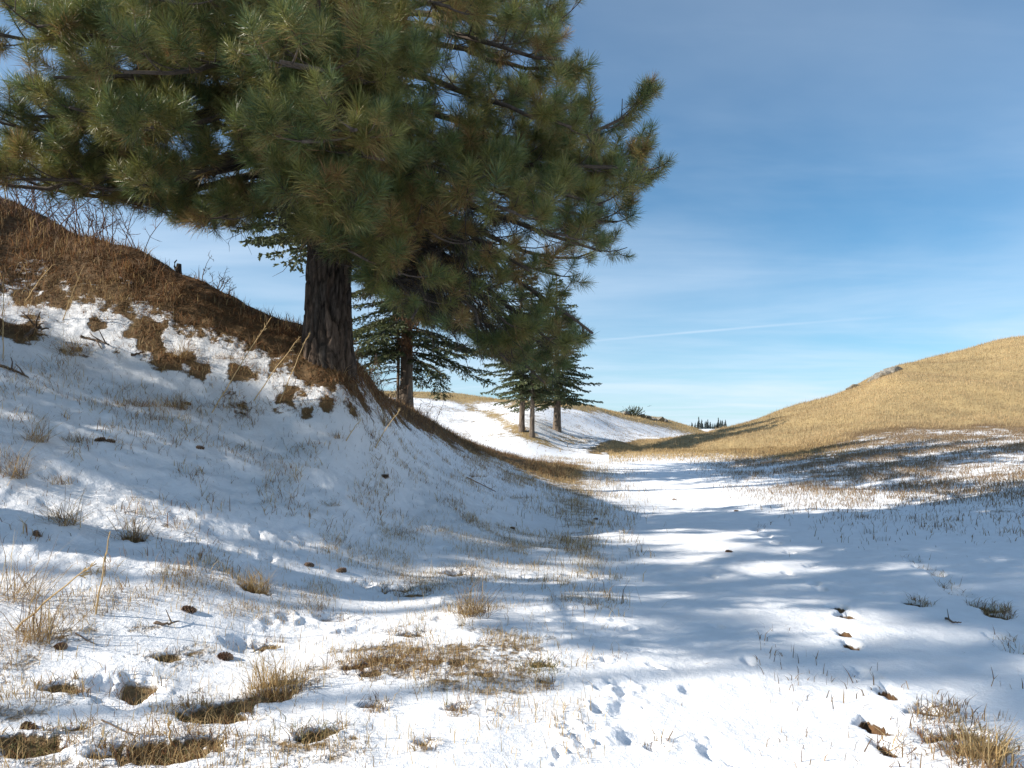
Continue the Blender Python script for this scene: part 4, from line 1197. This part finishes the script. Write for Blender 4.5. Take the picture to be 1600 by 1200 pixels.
def stick(pts, r_, lab, name='dead_branch', colr=(.12, .085, .06), lift=.03, twigs=3, seed=1):
    g = np.random.default_rng(seed)
    W_ = np.array([hit(*p) for p in pts])
    W_[:, 2] += np.linspace(.01, lift, len(W_))
    o0 = W_[0].copy(); W_ = W_ - o0
    s_ = np.linspace(0, 1, 4 * len(W_)); k_ = np.linspace(0, 1, len(W_))
    P = np.stack([np.interp(s_, k_, W_[:, a]) for a in range(3)], 1) + g.normal(0, r_ * .3, (len(s_), 3))
    A = Acc(); A.tube(P, np.linspace(r_, r_ * .4, len(P)), 7, colr)
    for k in range(twigs):
        q = P[int(g.integers(2, len(P) - 1))]; d3 = unit(g.normal(0, 1, 3) + np.array([0, 0, .7]))
        A.tube([q, q + d3 * r_ * 6, q + d3 * r_ * 11 + g.normal(0, r_, 3)], [r_ * .5, r_ * .35, r_ * .2], 5, colr)
    o = A.build(name, M_TWIG, smooth=True); o.location = o0
    return tag(o, lab, 'dead branch')
stick([(40, 532), (55, 520), (75, 527)], .03, 'curved dead branch end sticking from the upper left bank', lift=.10, seed=2)
stick([(125, 528), (148, 534), (170, 543)], .022, 'straight dead stick on the bank right of the pale clump', seed=3)
stick([(1560 - 1355, 558), (225, 553)], .02, 'short bark chunk on the snowy bank', seed=4, twigs=0)
stick([(0, 574), (25, 582), (45, 594)], .02, 'dark stick at the left edge of the snowy bank', seed=5)
stick([(240, 976), (262, 981), (280, 977)], .012, 'flat grey piece of bark on the foreground snow', seed=6, twigs=1)
stick([(118, 992), (136, 1005), (152, 1012)], .006, 'thin curved twig on the foreground snow', seed=7, lift=.02, twigs=1)
stick([(160, 1128), (190, 1147), (225, 1160)], .005, 'long thin twig on the bottom left snow', seed=8, lift=.02, twigs=1)
stick([(730, 747), (770, 768), (775, 770)], .012, 'reddish branch lying on the lower bank', seed=9, colr=(.2, .11, .07))
stick([(1478, 968), (1490, 976), (1502, 979)], .010, 'dark twig on snow right of the footprints', seed=10, twigs=1)
# stump with a side snag on the skyline
x, y, z = hit(279, 416)
A = Acc()
A.tube([(0, 0, -.1), (0, 0, .05), (.01, 0, .17)], [.075, .055, .042], 9, (.055, .045, .038))
st = A.build('stump', M_TWIG, None, smooth=True)
st.location = (x, y, z); tag(st, 'short dark stump on the skyline of the bank', 'stump')
A = Acc(); A.tube([(-.03, 0, .04), (-.075, 0, .12), (-.07, 0, .2), (-.03, 0, .245)], [.022, .018, .014, .008], 6, (.055, .045, .038))
A.build('snag', M_TWIG, st)

def rock_mesh(seed, flat=.5):
    import bmesh
    g = np.random.default_rng(seed)
    bm = bmesh.new(); bmesh.ops.create_icosphere(bm, subdivisions=3, radius=1)
    V = np.array([v.co[:] for v in bm.verts]); Fc = np.array([[v.index for v in f.verts] for f in bm.faces]); bm.free()
    pl = g.normal(0, 1, (9, 3)); pl /= np.linalg.norm(pl, axis=1)[:, None]
    for p in pl:
        dd = V @ p; c = g.uniform(.45, .8); V = V - np.clip(dd - c, 0, None)[:, None] * p
    V *= 1 + .12 * (vnoise(V[:, 0] * 3 + seed, V[:, 1] * 3 + V[:, 2] * 2, seed)[:, None] - .5)
    V = V * np.array([1, .8, flat])
    col = np.array((.20, .18, .15)) * (.7 + .6 * vnoise(V[:, 0] * 4, V[:, 2] * 4 + V[:, 1], seed + 3))[:, None]
    return mesh_obj('rock', V, None, Fc, M_ROCK, None, col, link=False)
rms = [rock_mesh(k, .35 + .1 * (k % 3)) for k in range(5)]
ridge = [(1336, 599, .45, 'lowest rock on the golden hill crest'), (1362, 582, .4, 'rock at the lower end of the stony crest'), (1368, 577, .5, 'blocky rock low on the stony crest'), (1375, 573, .45, 'flat slab in the middle of the stony crest'), (1382, 570, .55, 'wide slab of the stony crest'),
 (1388, 568, .4, 'small slab right of the wide one'), (1396, 562, .6, 'topmost dark rock of the stony crest'), (1388, 574, .35, 'pale rock under the stony crest'), (1369, 582, .3, 'pale small stone below the blocky rock'), (1400, 566, .35, 'pale rock beside the topmost dark one'), (1330, 604, .3, 'small stone left of the lowest crest rock')]
for k, (px, py, r_, lab) in enumerate(ridge):
    o = bpy.data.objects.new('rock', rms[k % 5]); COL.objects.link(o)
    o.location = at(px, 58.5); o.location.z += r_ * .2; r_ *= 1.5; o.scale = (r_, r_, r_ * 1.2); o.rotation_euler = (random.uniform(-.2, .2), random.uniform(-.5, .1), random.uniform(0, 6))
    tag(o, lab, 'rock', 'rocks on the golden hill crest')
for k, (px, d, r_, lab) in enumerate([(977, 97, .9, 'grey boulder left of the far shrub'), (1003, 99, .8, 'first rock right of the far shrub'), (1012, 100, .9, 'second rock right of the far shrub'), (1020, 101, .8, 'low rock halfway down the far crest'), (1030, 103, 1.0, 'largest rock on the far crest'), (1040, 105, .8, 'last rock down the far crest')]):
    o = bpy.data.objects.new('rock', rms[(k + 2) % 5]); COL.objects.link(o)
    o.location = at(px, d); o.location.z += r_ * .25; o.scale = (r_, r_, r_); o.rotation_euler = (0, random.uniform(0, .3), random.uniform(0, 6))
    tag(o, lab, 'rock', 'rocks on the snowy hill crest')
# little juniper on the far crest
g = np.random.default_rng(5); root = thing('juniper', at(990, 98), 'small dark juniper on the snowy hill crest', 'shrub')
A = Acc(); A.tube([(0, 0, -.1), (0, 0, .8)], [.06, .02], 5, (.06, .05, .04)); A.build('trunk', M_TWIG, root)
A = Acc()
for k in range(300):
    p = np.array([g.normal(0, .55), g.normal(0, .45), abs(g.normal(.5, .35))]); d3 = unit(np.array([p[0], p[1], .9]) + g.normal(0, .3, 3))
    s2 = unit(np.cross(d3, g.normal(0, 1, 3))) * .05; l2 = g.uniform(.2, .6)
    A.add([p - d3 * .1, p + d3 * l2 * .4 + s2, p + d3 * l2, p + d3 * l2 * .4 - s2], [[0, 1, 2, 3]], None, np.array((.06, .075, .045)) * g.uniform(.6, 1.3))
A.build('crown', M_FIR, root)
# bare thickets
def bare_shrub(px, d, Hs, spread, n, lab, colr, seed):
    g = np.random.default_rng(seed); root = thing('bare_shrub', at(px, d), lab, 'shrub')
    for k in range(n):
        A = Acc()
        a = g.uniform(0, 6.28); ln = g.uniform(.1, .9)
        dv = unit(np.array([math.cos(a) * ln, math.sin(a) * ln, 1.0])); Ls = Hs * g.uniform(.5, 1.1)
        p0 = np.array([g.normal(0, spread), g.normal(0, spread * .5), 0.0])
        wx, wy = p0[0] + root.location.x, p0[1] + root.location.y
        p0[2] = float(ground(wx, wy)) - root.location.z - .05
        s_ = np.linspace(0, 1, 7)[:, None]
        P = p0 + dv * Ls * s_ + np.array([math.cos(a + 1), math.sin(a + 1), -.3]) * Ls * .22 * s_ ** 2 + g.normal(0, .02, (7, 3)) * s_
        A.tube(P, np.linspace(.010, .003, 7), 4, colr, cap=False)
        for m in range(7):
            i = int(g.integers(2, 7)); d2 = unit(dv + g.normal(0, .7, 3)); l2 = Ls * g.uniform(.15, .4)
            q = P[i]; Q_ = np.stack([q, q + d2 * l2 * .5 + g.normal(0, .02, 3), q + d2 * l2])
            A.tube(Q_, [.005, .0035, .002], 3, colr, cap=False)
            for _ in range(2):
                d4 = unit(d2 + g.normal(0, .6, 3)); A.tube(np.stack([Q_[1], Q_[1] + d4 * l2 * .4]), [.003, .0015], 3, colr, cap=False)
        A.build('stem', M_TWIG, root)
RED = (.17, .10, .075)
bare_shrub(40, 13.6, 1.7, .7, 46, 'reddish bare thicket on the skyline at the far left', RED, 1)
bare_shrub(125, 13.6, 1.1, .5, 26, 'lower bare thicket right of the reddish one', RED, 2)
bare_shrub(345, 12.9, .45, .12, 7, 'sprig of bare twigs on the skyline near the stump', (.2, .13, .08), 3)
bare_shrub(600, 18, .8, .7, 34, 'low bare brush on the crest between pine and fir', (.14, .09, .06), 4)
bare_shrub(575, 15, .6, .4, 18, 'bare brush right beside the huge pine trunk', (.14, .09, .06), 6)
